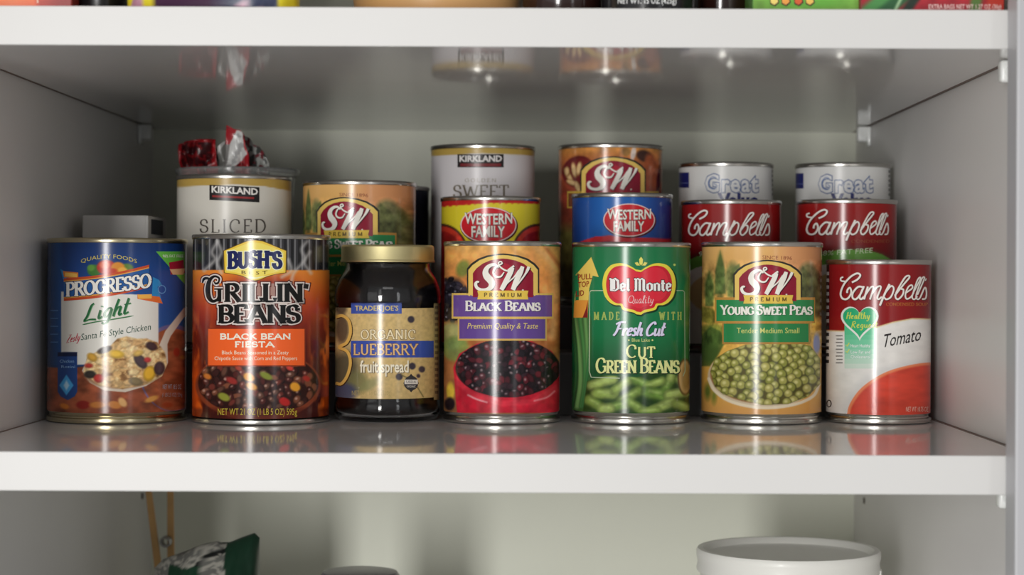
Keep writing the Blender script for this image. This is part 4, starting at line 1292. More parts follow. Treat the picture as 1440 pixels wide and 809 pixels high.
# ------------------------------------------------------------------ blueberry jar
def jar():
    y = 0.2420
    ax, R = can_place(470, 620, y, 0)
    t = thing('jam_jar', 'dark glass jar of blueberry spread with a gold lid', 'jar', (ax, y, 0))
    glass = mat('dark_jar_glass', (250, 250, 250), rough=0.05, trans=1.0, ior=1.42)
    spread = mat('blueberry_spread', (8, 5, 8), rough=0.5, noise=.3, nscale=90, spec=.1)
    out = [(0, .0015), (R * .7, .0015), (R * .86, .0), (R * .95, .0012), (R, .006), (R - .0004, .0115), (R - .001, .013), (R - .001, .0725), (R - .0002, .075), (R, .078), (R - .0006, .083), (R - .0028, .0895), (R - .006, .0945), (R - .0072, .0975), (R - .0072, .108)]
    inn = [(r - .0022 if r > .004 else 0, z + (.003 if z < .004 else 0)) for r, z in out]
    lathe('glass', out + inn[::-1], glass, t, smooth=50)
    sp = [(max(r - .0001, 0), z) for r, z in inn if z < .099] + [(R - .0094, .104), (0, .104)]
    lathe('spread', sp, spread, t, smooth=50)
    rl = .0296
    lid = [(0, .1112), (rl - .004, .1112), (rl - .003, .1106), (rl - .0012, .1112), (rl - .0003, .1106), (rl, .1098), (rl, .1022), (rl + .0005, .1012), (rl + .0003, .1004), (rl - .0006, .1002), (rl - .001, .1008), (rl - .001, .1095), (0, .1095)]
    lathe('lid', lid, M['gold'], t, smooth=40)
    pr = Print('cyl', ax, y, 0, R - .0007, .0150, .0715, 260)
    p = pr.crop(450, 330, 2.89)
    p.fill((188, 162, 108))
    p.mottle(.10, 10, 10, 4)
    p.fill((70, 66, 52), p.m_ell(90, 560, 66, 90, 20, 40) * .85)
    p.ell(150, 600, 44, 46, (110, 108, 70), 0, 24, 1, .8)
    p.ell(100, 640, 50, 36, (66, 70, 96), 0, 20, 1, .9)
    p.ell(90, 385, 26, 60, (70, 56, 46), 0, 14, 1, .8)
    p.ell(85, 300, 24, 26, (60, 50, 44), 0, 16, 1, .8)
    p.ell(200, 610, 40, 20, (130, 130, 84), -30, 14, 1, .7)
    for x, yy, a in ((370, 345, 14), (414, 548, 13), (375, 535, 14), (322, 578, 14), (352, 610, 10), (400, 575, 8)): p.ell(x, yy, a, a, (56, 50, 58), 0, 5)
    p.line(spline([(330, 570), (380, 600), (420, 660)], 5), 2, (90, 84, 50), 3)
    p.finish_ground()
    gold = spline([(64, 336), (92, 330), (118, 352), (124, 400), (108, 440), (78, 458), (112, 476), (124, 520), (112, 572), (88, 606), (64, 604)], 5)
    p.ribbon([(a + 3, b + 3) for a, b in gold], 6.5, (60, 44, 30), 1)
    p.ribbon(gold, 6.0, (206, 164, 84), 3)
    p.rect(127, 277, 332, 322, (54, 76, 150), 2)
    p.sans("TRADER JOE'S", 142, 318, 309, 20, (198, 178, 100), 3, fat=.012)
    p.rect(126, 432, 462, 500, (52, 72, 150), 2)
    for g, c, lv in ((2.0, (116, 96, 66), 2), (0, (220, 206, 170), 3)):
        p.letters('ORGANIC', 166, 388, 424, 36, c, lv, T=.075, t=.045, serif=.04, grow=g, gap=.1)
    for g, c, lv in ((1.6, (90, 62, 60), 3), (0, (206, 168, 116), 4)):
        p.letters('LUEBERRY', 136, 396, 488, 42, c, lv, T=.075, t=.045, serif=.05, grow=g, gap=.07)
    p.sans('fruit spread', 166, 363, 562, 48, (110, 96, 70), 2, fat=.03)
    p.sans('fruit spread', 163, 360, 560, 48, (224, 216, 194), 3, fat=.018)
    p.poly([(370, 566), (402, 604), (370, 642), (338, 604)], (44, 42, 44), 2)
    p.disc(370, 604, 29, 30, (52, 50, 52), 3)
    p.rect(343, 590, 397, 608, (206, 200, 190), 4)
    p.sans('USDA', 350, 390, 604, 10, (60, 58, 56), 5)
    p.sans('ORGANIC', 352, 388, 622, 9, (206, 200, 190), 5)
    p.sans('NET WT 18 OZ (510g)', 130, 290, 654, 20, (170, 150, 96), 2)
    p.rect(462, 278, 484, 672, (172, 150, 104), 2)
    for i in range(16): p.rect(466, 290 + i * 23, 480, 302 + i * 23, (120, 100, 76), 3)
    link('paper_label', pr.mesh('paper_label'), M['label'], t)


jar()

# ------------------------------------------------------------------ second row, on the lower step
def paint_sliced(p):
    p.crop(230, 170, 4.495)
    P, Q = p.P, p.Q
    p.fill((202, 198, 188))
    gold = np.interp(P, [60, 200, 450, 640, 820], [424, 414, 404, 416, 448])
    p.fill((176, 146, 74), np.clip((gold - Q) / 4, 0, 1))
    p.finish_ground()

    def blk(x0, y0, x1, y1, tilt, c, lv): p.poly([(x0, y0), (x1, y0 + tilt), (x1, y1 + tilt), (x0, y1)], c, lv)
    blk(290, 404, 606, 500, 16, (26, 22, 22), 1)
    p.sans('KIRKLAND', 304, 596, 452, 40, (220, 216, 210), 2, fat=.034, rise=-16)
    blk(308, 470, 572, 482, 13, (140, 36, 36), 2)
    p.letters('SLICED', 228, 648, 706, 82, (66, 58, 50), 1, T=.065, t=.03, serif=.06, gap=.2)


can('fruit_can', 'white can lettered SLICED with a gold top band, in front of the plastic cup', 'food can', 247.5, 410.5, 0.3190, T1, 0.1176, .0062, .1146, paint_sliced, 220, 150, mlabel=M['label_matte'])


def paint_family(p, base, rim, ox, oy, cxs, cys):
    P, Q = p.P, p.Q
    p.finish_ground()


def family_oval(p, cx0, cy0, rx, ry, txt_c=(222, 216, 206)):
    p.disc(cx0 + 4, cy0 + 6, rx * 1.03, ry * 1.04, (70, 16, 22), 1, n=40)
    p.disc(cx0, cy0, rx, ry, (214, 190, 186), 2, n=40)
    p.disc(cx0, cy0, rx * .955, ry * .94, (190, 30, 40), 3, n=40)
    for g, c, lv in ((3, (72, 60, 60), 5), (0, txt_c, 6)):
        p.sans('WESTERN', cx0 - rx * .84, cx0 + rx * .84, cy0 - ry * .10 + g * .4, ry * .58, c, lv, fat=.055 if g else .022, arcd=-ry * .06)
        p.sans('FAMILY', cx0 - rx * .60, cx0 + rx * .58, cy0 + ry * .68 + g * .4, ry * .60, c, lv, fat=.055 if g else .022, arcd=ry * .03)


def paint_yellow(p):
    p.crop(590, 190, 5.058)
    P, Q = p.P, p.Q
    p.fill((206, 190, 44))
    e = np.interp(P, [140, 500, 870], [512, 484, 490]) + 10 * np.abs(((P / 44) % 1) - .5)
    p.fill((176, 34, 34), np.clip((e - Q) / 5, 0, 1))
    for x in (150, 850):
        p.ell(x, 860, 200, 230, (70, 40, 26), 0, 5)
        p.ell(x, 868, 190, 220, (196, 56, 40), 0, 5)
        p.ell(x, 884, 168, 200, (150, 30, 30), 0, 6)
    p.mottle(.2, 30, 30, 4, np.clip((Q - 690) / 20, 0, 1))
    p.fill((190, 40, 40), np.clip((Q - 900) / 20, 0, 1))
    p.finish_ground()
    family_oval(p, 490, 640, 200, 128)


can('vegetable_can', 'yellow can with a red name oval, above the purple banded can', 'food can', 619, 760, 0.3220, T1, 0.1042, .0062, .1012, paint_yellow, 200, 130)


def paint_blue(p):
    p.crop(770, 190, 5.058)
    P, Q = p.P, p.Q
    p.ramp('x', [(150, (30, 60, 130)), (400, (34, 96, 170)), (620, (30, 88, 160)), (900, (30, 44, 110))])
    e = np.interp(P, [150, 270, 340, 440, 560, 850], [790, 742, 720, 712, 722, 736])
    p.fill((186, 44, 50), np.clip((Q - e) / 5, 0, 1))
    p.fill((44, 26, 60), np.clip((Q - e - 40) / 8, 0, 1) * .5)
    p.finish_ground()
    family_oval(p, 580, 605, 184, 118)


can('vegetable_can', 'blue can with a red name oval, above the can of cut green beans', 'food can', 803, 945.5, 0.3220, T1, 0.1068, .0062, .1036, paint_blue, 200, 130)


def paint_red_soup(p):
    p.crop(940, 210, 4.235)
    P, Q = p.P, p.Q
    p.ramp('y', [(320, (138, 25, 25)), (470, (132, 25, 25)), (560, (112, 18, 20)), (700, (108, 16, 20))])
    g0 = np.interp(P, [-20, 85, 160, 300, 460, 560, 700], [700, 680, 640, 600, 600, 628, 700])
    p.fill((90, 50, 40), np.clip((Q - g0 + 26) / 30, 0, 1))
    p.fill((96, 146, 62), np.clip((Q - g0) / 4, 0, 1))
    g1 = g0 + 66
    p.fill((208, 204, 196), np.clip((Q - g1) / 4, 0, 1))
    p.fill((196, 170, 120), p.m_ell(380, 860, 260, 140, 0, 6))
    p.finish_ground()
    soup_script(p, 967.5, 295.6, .94, .955)
    p.letters('CONDENSED', 370, 610, 560, 16, (130, 70, 40), 2, T=.1, t=.05, serif=.03)
    p.sans('98% FAT FREE', 180, 500, 640, 30, (190, 206, 170), 2, rise=20, shear=.1)


RED = can('soup_can', 'red soup can behind the sweet peas and below the smaller gap, second from right', 'food can', 957, 1098.5, 0.3240, T1, 0.1026, .0062, .0994, paint_red_soup, 220, 150, group='red soup cans on the riser')


def again(o, label, px, y, z0, rz, lean=(0, 0)):
    c = copy_tree(o)
    x, _ = at(px, 300, y)
    c.location = (x, y, z0)
    c.rotation_euler = (lean[0], lean[1], rz)
    c['label'] = label
    return c


RED['label'] = 'red soup can on the riser, between the blue can and the other red soup can'
again(RED, 'red soup can with a green band, right above the tomato soup can', 1190.5, 0.3240, T1 + .0008, R_(2.5))
PEAS2 = again(PEAS, 'can of sweet peas behind the jar, only its maroon emblem above the gold lid', 505.5, 0.3200, T1, R_(-9))

# ------------------------------------------------------------------ third row, on the upper step
def paint_corn(p):
    p.crop(590, 190, 5.058)
    P, Q = p.P, p.Q
    p.fill((198, 194, 196))
    gold = np.interp(P, [70, 450, 830], [152, 130, 150])
    p.fill((176, 148, 74), np.clip((gold - Q) / 4, 0, 1))
    p.finish_ground()
    p.rect(270, 136, 598, 230, (30, 26, 26), 1)
    p.sans('KIRKLAND', 284, 586, 188, 42, (214, 210, 208), 2, fat=.034)
    p.rect(290, 202, 580, 224, (110, 32, 36), 2)
    p.letters('GOLDEN', 322, 545, 334, 24, (140, 130, 110), 1, T=.08, t=.04, serif=.06, gap=.3)
    p.letters('SWEET', 238, 636, 448, 90, (98, 88, 70), 1, T=.075, t=.03, serif=.06, gap=.06)


can('vegetable_can', 'tall white can lettered SWEET, behind the yellow can', 'food can', 604.5, 752, 0.4010, T2, 0.1136, .0062, .1104, paint_corn, 220, 150, mlabel=M['label_matte'])


def paint_baked(p):
    p.crop(770, 190, 5.058)
    P, Q = p.P, p.Q
    p.ramp('y', [(80, (196, 136, 66)), (200, (172, 96, 54)), (420, (140, 56, 40)), (600, (110, 50, 36)), (700, (96, 90, 44))])
    p.fill((96, 28, 30), p.m_ell(220, 260, 120, 110, -30, 12))
    for x, y, g, a in ((150, 290, 60, 60), (190, 250, 80, 55), (175, 340, 20, 44), (225, 240, 100, 50), (140, 260, 90, 34), (215, 370, 70, 44)):
        p.ell(x, y, a, 20, (130, 90, 50), g, 8)
        p.ell(x - 3, y - 3, a * .85, 14, (204, 172, 122), g, 8)
    p.ell(690, 150, 60, 40, (64, 40, 34), 20, 14)
    p.ell(610, 130, 18, 50, (206, 190, 180), 10, 10)
    p.ell(560, 120, 30, 30, (150, 110, 60), 0, 14)
    p.ell(740, 260, 50, 130, (150, 76, 44), -8, 16)
    p.ell(790, 330, 14, 110, (80, 30, 26), 5, 10)
    p.mottle(.25, 40, 50, 7)
    p.finish_ground()
    p.rect(140, 400, 790, 520, (180, 150, 60), 1)
    p.rect(148, 414, 782, 510, (110, 60, 36), 2)
    sw_emblem(p, 818.0, 221.6, 88.4)


can('bean_can', 'brown can with a maroon arched emblem, behind the blue can', 'food can', 783.5, 931.5, 0.4010, T2, 0.1144, .0062, .1112, paint_baked, 240, 170)


def paint_white_outline(p):
    p.crop(940, 215, 6.223)
    P, Q = p.P, p.Q
    p.fill((204, 204, 202))
    p.finish_ground()
    p.rect(60, 172, 180, 306, (30, 36, 100), 1)
    p.rect(60, 262, 182, 268, (100, 110, 160), 2)
    for g, c, lv in ((.066, (72, 94, 140), 2), (.026, (206, 206, 206), 4)):
        p.sans('Great', 316 + (.066 - g) * 150, 792 - (.066 - g) * 150, 340, 150, c, lv, fat=g, space=1.12)
    for x, y, q in ((385, 262, 'C'),):
        p.ribbon(spline([(420, 222), (385, 210), (352, 250), (358, 300), (400, 318), (425, 290), (400, 270)], 5), 3.5, (110, 128, 166), 5)
    p.sans('Value', 430, 790, 475, 120, (30, 38, 100), 2, fat=.05)
    for i in range(6): p.rect(905, 150 + i * 40, 916, 175 + i * 40, (90, 90, 90), 1)


WHT = can('meat_can', 'white can with blue outlined lettering, behind the red soup can next to the brown can', 'food can', 952.8, 1087, 0.4020, T2, 0.1020, .0058, .0988, paint_white_outline, 220, 140, group='white cans with blue lettering', mlabel=M['label_matte'])
again(WHT, 'white can with blue outlined lettering, last in the back row by the right wall', 1185, 0.4020, T2, R_(-8))


def paint_dark(p):
    p.crop(400, 190, 4.496)
    p.fill((24, 26, 40))
    p.mottle(.2, 30, 60, 3)
    p.finish_ground()


can('olive_can', 'dark navy can mostly hidden between the pea can and the white SWEET can', 'food can', 478, 603.5, 0.4030, T2, 0.0845, .0058, .0812, paint_dark, 160, 100)

# ================================================================== plastic cup with wrappers, small carton
def sheet(name, outline_px, y, m, parent=None, amp=.004, seed=1, lean=0.0, thick=.0006, paint=None, n=26, loc=None):
    """crumpled wrapper: an outline filled with a fine grid, folded by noise, given real thickness"""
    pts = np.array([at(a, b, y) for a, b in outline_px])
    ox, oz = (loc[0], loc[2]) if loc is not None else (0, 0)
    lo, hi = pts.min(0), pts.max(0)
    bm = bmesh.new()
    rows = []
    nz, nx = n * 2, n
    for j in range(nz + 1):
        z = lo[1] + (hi[1] - lo[1]) * min(max(j / nz, .002), .998)
        xs = []
        for (xa, za), (xb, zb) in zip(pts, np.roll(pts, -1, 0)):
            if (za > z) != (zb > z): xs.append(xa + (xb - xa) * (z - za) / (zb - za))
        rows.append([bm.verts.new((min(xs) + (max(xs) - min(xs)) * i / nx, 0, z)) for i in range(nx + 1)])
    for ra, rb in zip(rows, rows[1:]):
        for i in range(nx): bm.faces.new((ra[i], ra[i + 1], rb[i + 1], rb[i]))
    P = np.array([(v.co.x, v.co.z) for v in bm.verts])
    sc = .012
    nz = vnoise(P[:, 0] * 1000 + 900, P[:, 1] * 1000 + 900, 9, 14, seed, 2) - .5
    rid = np.abs(vnoise(P[:, 0] * 1000 + 700, P[:, 1] * 1000 + 700, 7, 16, seed + 5, 1) - .5)
    for v, a, b in zip(bm.verts, nz, rid):
        v.co.y = (a * 1.4 - b * 1.6) * amp * 2 + (v.co.z - lo[1]) * lean
    cols = None
    if paint: cols = [paint(*project(v.co.x, y, v.co.z)) for v in bm.verts]
    for v in bm.verts: v.co.x -= ox; v.co.z -= oz; v.co.y += y - (loc[1] if loc is not None else 0)
    me = bpy.data.meshes.new(name)
    bm.to_mesh(me); bm.free()
    if cols is not None:
        a = me.color_attributes.new('ink', 'FLOAT_COLOR', 'POINT')
        a.data.foreach_set('color', np.array([(*ink(c), 1) for c in cols], np.float32).ravel())
    me.shade_smooth()
    o = link(name, me, m, parent, loc)
    s = o.modifiers.new('thickness', 'SOLIDIFY')
    s.thickness = thick
    return o


cupx, cupr = can_place(246, 421, 0.4010, T2)
cup = thing('plastic_cup', 'clear plastic cup of wrappers behind the can lettered SLICED', 'cup', (cupx, 0.4010, T2))
clear = mat('clear_plastic', (236, 238, 236), rough=0.12, trans=0.82, ior=1.25, spec=.5)
hc = 0.0965
prof_o = [(0, .001), (cupr * .80, .001), (cupr * .83, .0), (cupr * .85, .002), (cupr * .93, hc - .006), (cupr * .96, hc - .0055), (cupr * .97, hc - .004), (cupr, hc - .003), (cupr, hc - .0005), (cupr * .985, hc), (cupr * .95, hc - .001), (cupr * .92, hc - .006), (cupr * .835, .0026), (0, .0026)]
lathe('tub', prof_o, clear, cup, smooth=40)
crinkle = print_mat('crinkled_foil', 0.32, radial=False, spec=.6)


def wrapper(name, label, pts, y, paint, seed, amp=.004, lean=0.0):
    xs = [a for a, b in pts]
    x, z = at(sum(xs) / len(xs), max(b for a, b in pts), y)
    o = sheet(name, pts, y, crinkle, None, amp, seed, lean, .0005, paint, n=44, loc=(x, y, z))
    return tag(o, label, 'wrapper')


def inside_poly(x, y, q):
    r = False
    for (ax, ay), (bx, by) in zip(q, q[1:] + q[:1]):
        if (ay > y) != (by > y) and x < (bx - ax) * (y - ay) / (by - ay) + ax: r = not r
    return r


def speck(x, y, s, seed):
    return float(vnoise(np.array([float(x)]), np.array([float(y)]), s, s, seed, 2)[0])


def red_left(x, y):
    if x < 256 or x > 299 or y < 201 or y > 234: return (150, 20, 28)
    return (58, 16, 20) if speck(x, y, 5, 3) > .40 else (120, 22, 26)


def pale_strip(x, y):
    k = x + (y - 200) * .62
    return (84, 124, 78) if k < 304 else ((170, 170, 166) if k < 318 else (104, 104, 100))


WHITE_FOLD = [(334, 183), (341, 186), (344, 208), (348, 217), (333, 233), (316, 242), (321, 222), (324, 203)]


def spike(x, y):
    if inside_poly(x, y, WHITE_FOLD): return (198, 198, 196) if speck(x, y, 6, 8) > .36 else (160, 160, 160)
    if x < 330 and y > 204: return (120, 118, 116)
    return (156, 20, 32) if speck(x, y, 5, 2) > .36 else (96, 16, 24)


def foil_right(x, y):
    if x - 342 < (y - 190) * .26: return (150, 24, 34)
    if speck(x, y, 5, 5) > .60: return (110, 30, 40)
    return (62, 64, 62) if speck(x, y, 6, 4) > .52 else (164, 166, 162)


wrapper('snack_wrapper', 'crumpled dark red wrapper flopping at the left of the plastic cup', [(250, 203), (262, 199), (284, 197), (303, 196), (305, 224), (312, 262), (316, 300), (268, 300), (254, 238), (252, 222)], 0.384, red_left, 3, .006)
wrapper('snack_wrapper', 'pale green and grey foil strip between the red wrappers in the cup', [(272, 240), (290, 224), (306, 208), (316, 199), (324, 204), (318, 300), (278, 300)], 0.387, pale_strip, 9, .003)
wrapper('snack_wrapper', 'red and white wrapper standing up in a point from the cup', [(318, 214), (319, 176), (325, 179), (331, 183), (338, 183), (344, 190), (346, 206), (351, 218), (354, 300), (312, 300), (316, 226)], 0.377, spike, 14, .003)
wrapper('snack_wrapper', 'grey foil wrapper with a red edge at the right of the cup', [(343, 191), (350, 194), (358, 204), (366, 207), (372, 214), (380, 232), (386, 300), (338, 300), (346, 220)], 0.398, foil_right, 21, .005)

bx0, bz1 = at(116, 303, 0.289)
bx1, _ = at(208.5, 303, 0.289)
crt = thing('small_carton', 'small plain white carton standing behind the blue soup can', 'box', ((bx0 + bx1) / 2, 0.289, 0))
cw = bx1 - bx0
carton = mat('white_carton', (206, 204, 200), rough=.5, noise=.015)
o_ = box('carton_body', -cw / 2, cw / 2, 0, .062, 0.0002, bz1 - .0004, carton, crt, .0006)
box('top_flap', -cw / 2 + .0004, cw / 2 - .0004, .0006, .0615, bz1 - .0005, bz1, carton, crt)
box('tuck_flap', -cw / 2 + .002, cw / 2 - .002, -.0004, .0002, bz1 - .016, bz1 - .0006, carton, crt)
dk = mat('dark_print', (44, 46, 54), rough=.5)
for i in range(3): box('printed_panel', cw / 2 - .0001, cw / 2 + .0003, .010, .050, bz1 - .012 - i * .017, bz1 - .005 - i * .017 + .003, dk, crt)

# ================================================================== things standing on the upper shelf
ZS = Z_UP1


def flat_box(name, label, cat, px0, px1, y, depth, h, ground, art, z0=ZS, side=(150, 60, 40)):
    """printed carton: folded board body with top flap and printed front panel"""
    x0, _ = at(px0, 5, y); x1, _ = at(px1, 5, y)
    cx = (x0 + x1) / 2
    t = thing(name, label, cat, (cx, y, z0))
    sm = mat(name + '_board', tuple(np.array(side)), rough=.45)
    w = x1 - x0
    box('carton_body', -w / 2, w / 2, .0004, depth, .0002, h, sm, t, .0007)
    box('top_flap', -w / 2 + .001, w / 2 - .001, .001, depth - .001, h - .0002, h + .0006, sm, t)
    pr = Print('flat', cx, y, z0, 0, .0006, h - .0006, max(24, int(w * 1500)), int(h * 900), x0=x0 + .0006, x1=x1 - .0006)
    pr.crop(px0, 0, 1)
    ground(pr)
    pr.finish_ground()
    art(pr)
    link('front_panel', pr.mesh('front_panel'), M['flat'], t)
    return t


def g_orange(p):
    p.ramp('x', [(0, (226, 104, 54)), (30, (230, 120, 74)), (62, (222, 104, 64)), (70, (176, 60, 44)), (100, (140, 36, 34))])
    p.mottle(.08, 30, 20, 2)


flat_box('snack_box', 'orange and red carton at the left end of the top shelf', 'box', -14, 101, 0.034, .05, .15, g_orange, lambda p: [p.rect(2, -120, 60, -90, (240, 220, 200), 1), p.rect(66, -6, 68, 4, (240, 200, 180), 1)], side=(150, 50, 40))


def bottle(name, label, cat, px0, px1, y, prof, m, capm):
    ax, R = can_place(px0, px1, y, ZS)
    t = thing(name, label, cat, (ax, y, ZS))
    lathe('body', [(r * R, z) for r, z in prof], m, t, smooth=40)
    top = prof[-1]
    lathe('cap', [(top[0] * R * .6, top[1] - .001), (top[0] * R * 1.15, top[1] - .001), (top[0] * R * 1.15, top[1] + .014), (top[0] * R * 1.05, top[1] + .016), (0, top[1] + .016)], capm, t, smooth=40)
    return t


BL = mat('black_gloss_plastic', (18, 18, 20), rough=.3)
BR = mat('dark_brown_glass', (40, 20, 16), rough=.15, coat=.5)
bottle('sauce_bottle', 'black bottle between the orange carton and the yellow purple bag', 'bottle', 104, 178, .060, [(0, 0), (.9, 0), (1, .004), (1, .09), (.9, .11), (.5, .13), (.42, .15)], BL, BL)


def pouch(name, label, cat, px0, px1, y, h, depth, colour, m, z0=ZS, top_seal=True, wob=.004, seed=4, loc_h=None):
    """pillow bag standing on its base: bulging front and back, pinched crimped top"""
    x0, _ = at(px0, 5, y); x1, _ = at(px1, 5, y)
    if loc_h is not None: z0 = loc_h
    cx = (x0 + x1) / 2; w = x1 - x0
    t = thing(name, label, cat, (cx, y, z0))
    nu, nv = 64, 48
    bm = bmesh.new()
    rows = []
    cols = []
    r = np.random.default_rng(seed)
    ph = r.random(8) * 6
    for j in range(nv + 1):
        v = j / nv
        dv = depth / 2 * (1 - v ** 2.4) * (.75 + .25 * min(1, v * 8)) + .0012
        row = []
        for i in range(nu):
            a = 2 * PI * i / nu
            ca, sa = math.cos(a), math.sin(a)
            xx = math.copysign(abs(ca) ** .55, ca) * w / 2 * (1 - .03 * v)
            yy = math.copysign(abs(sa) ** .8, sa) * dv
            k = wob * (math.sin(9 * v + 5 * a + ph[0]) + math.sin(17 * v - 7 * a + ph[1])) * .5 * (1 - abs(ca) ** 4)
            row.append(bm.verts.new((xx, yy + math.copysign(k, sa) * (dv > .003), v * h)))
            cols.append(colour(xx / w + .5, v, sa))
        rows.append(row)
    for a, b in zip(rows, rows[1:]):
        for i in range(nu): bm.faces.new((a[i], a[(i + 1) % nu], b[(i + 1) % nu], b[i]))
    bm.faces.new(rows[0]); bm.faces.new(rows[-1])
    bm.verts.index_update()
    me = bpy.data.meshes.new('bag_body')
    bmesh.ops.recalc_face_normals(bm, faces=bm.faces)
    bm.to_mesh(me); bm.free()
    at_ = me.color_attributes.new('ink', 'FLOAT_COLOR', 'POINT')
    at_.data.foreach_set('color', np.array([(*ink(c), 1) for c in cols], np.float32).ravel())
    me.shade_smooth()
    link('bag_body', me, m, t)
    if top_seal:
        bm = bmesh.new()
        n = 90
        va = []
        for j in range(3):
            va.append([bm.verts.new((-w / 2 * .97 + w * .97 * i / n, .0006 * (-1) ** i, h - .001 + .006 * j)) for i in range(n + 1)])
        for a, b in zip(va, va[1:]):
            for i in range(n): bm.faces.new((a[i], a[i + 1], b[i + 1], b[i]))
        o = link('crimped_seal', bm_mesh('crimped_seal', bm), mat(name + '_seal', (170, 150, 60), rough=.4), t)
        o.modifiers.new('thickness', 'SOLIDIFY').thickness = .0005
    return t


def c_candy(u, v, s):
    n = vnoise(np.array([u * 300]), np.array([v * 160]), 26, 20, 12)[0]
    if (u < .17 and n < .66) or .52 < u < .62 or u > .9: return (206, 190, 40) if n < .6 else (120, 104, 50)
    if n > .66: return (176, 130, 150)
    return (64, 36, 62) if u < .5 else (54, 60, 84)


pouch('candy_bag', 'yellow and purple snack bag standing on the top shelf', 'bag', 181, 421, .040, .17, .05, c_candy, M['foil'])

# tan bowl
bx, br = can_place(494, 735, .075, ZS)
tan = mat('tan_stoneware', (196, 152, 100), rough=.4, coat=.2, noise=.04)
bowl = thing('stoneware_bowl', 'round tan bowl in the middle of the top shelf', 'bowl', (bx, .075, ZS))
lathe('bowl_wall', [(0, .002), (br * .84, .002), (br * .86, 0), (br * .92, 0), (br * .965, .005), (br, .016), (br * 1.02, .04), (br * 1.0, .07), (br * 1.02, .075), (br * .98, .077), (br * .95, .072), (br * .95, .04), (br * .92, .012), (0, .009)], tan, bowl)
lathe('foot_ring', [(br * .80, .0018), (br * .80, 0), (br * .86, 0), (br * .86, .0018)], tan, bowl, close=True)
bottle('syrup_jar', 'dark red brown jar beside the tan bowl on the top shelf', 'jar', 733, 846, .055, [(0, 0), (.93, 0), (1, .004), (1, .08), (.96, .09), (.8, .1)], BR, BL)


def paint_pan(p):
    p.crop(843, 0, 1)
    p.fill((30, 30, 32))
    p.finish_ground()
    p.sans('NET WT. 15 OZ (425g)', 26, 108, 5.0, 8, (220, 220, 220), 2, arcd=0, fat=.01)


can('snack_can', 'black can with small white lettering near its base on the top shelf', 'food can', 843, 976, .040, ZS, .11, .0008, .107, paint_pan, 120, 80, plain=True)
bottle('sauce_jar', 'dark brown jar beside the green carton on the top shelf', 'jar', 972, 1058, .075, [(0, 0), (.93, 0), (1, .004), (1, .07), (.96, .085), (.7, .1)], BR, M['gold'])


def g_green(p):
    p.fill((112, 160, 66))
    p.mottle(.2, 16, 12, 2)
    p.ell(78, 4, 50, 7, (96, 160, 60), 0, 6)
    p.ell(20, -30, 50, 20, (216, 200, 120), 0, 8)
    p.ell(90, -60, 60, 30, (200, 80, 50), 0, 8)


def a_green(p):
    for i, (x, c) in enumerate(((24, (226, 200, 110)), (40, (220, 150, 70)), (58, (200, 90, 50)), (74, (220, 180, 90)))):
        p.poly([(x, -6), (x + 12, -8), (x + 14, 4), (x + 8, 9), (x + 1, 6)], (60, 40, 30), 1)
        p.poly([(x + 1, -5), (x + 11, -7), (x + 12, 3), (x + 7, 7), (x + 2, 4)], c, 2)


flat_box('tea_box', 'bright green carton with yellow and orange lettering on the top shelf', 'box', 1058, 1209, .026, .06, .13, g_green, a_green, side=(90, 140, 60))


def g_redbox(p):
    p.fill((150, 34, 44))
    p.mottle(.15, 14, 10, 4)
    p.line([(0, 30), (60, -20)], 14, (70, 130, 70), 8)
    p.line([(30, 20), (80, -20)], 9, (40, 84, 50), 6)
    p.line([(46, 20), (66, -20)], 2, (150, 180, 140), 3)
    p.line([(64, 16), (90, -20)], 6, (30, 44, 34), 5)
    p.line([(160, 20), (166, -20)], 8, (80, 110, 56), 6)
    p.fill((176, 60, 44), p.m_rect(178, -60, 220, 30, 6) * .8)


flat_box('tea_box', 'red carton with dark green leaves at the right end of the top shelf', 'box', 1210, 1413, .020, .06, .13, g_redbox,
         lambda p: [p.sans('EXTRA BAGS NET WT 1.27 OZ (36g)', 96, 198, 12.6, 6.5, (226, 196, 190), 2, fat=.01)], side=(130, 30, 36))

# ================================================================== lowest compartment
# white tub with its lid
ty = 0.300
tx, tr = can_place(980, 1240, ty, -.09)
_, tz = at(1110, 790, ty - tr)
h = tz - Z_LO
tub = thing('storage_tub', 'white lidded plastic tub on the lowest shelf', 'tub', (tx, ty, Z_LO))
pl = mat('white_plastic', (240, 240, 234), rough=.4, coat=.1)
lathe('tub_wall', [(0, .002), (tr * .84, .002), (tr * .87, 0), (tr * .89, .003), (tr * .955, h - .014), (tr * .955, h - .004), (tr * .93, h - .004), (tr * .86, .006), (0, .006)], pl, tub)
lathe('tub_lid', [(tr * .955 + .0006, h - .015), (tr * .99, h - .015), (tr, h - .0135), (tr * .985, h - .009), (tr, h - .0045), (tr, h - .0015), (tr * .985, h), (tr * .93, h), (tr * .90, h - .0015), (tr * .885, h - .004), (tr * .86, h - .0046), (0, h - .0046)], pl, tub)
bm = box_bm(bmesh.new(), -.004, .004, -.0015, .0015, -.018, 0, .0008)
tabm = bm_mesh('lid_tab', bm, 40)
o = link('lid_tab', tabm, pl, tub)
a_ = R_(-14)
o.location = (tr * .985 * math.cos(a_), tr * .985 * math.sin(a_), h - .012)
o.rotation_euler = (0, 0, a_ + PI / 2)

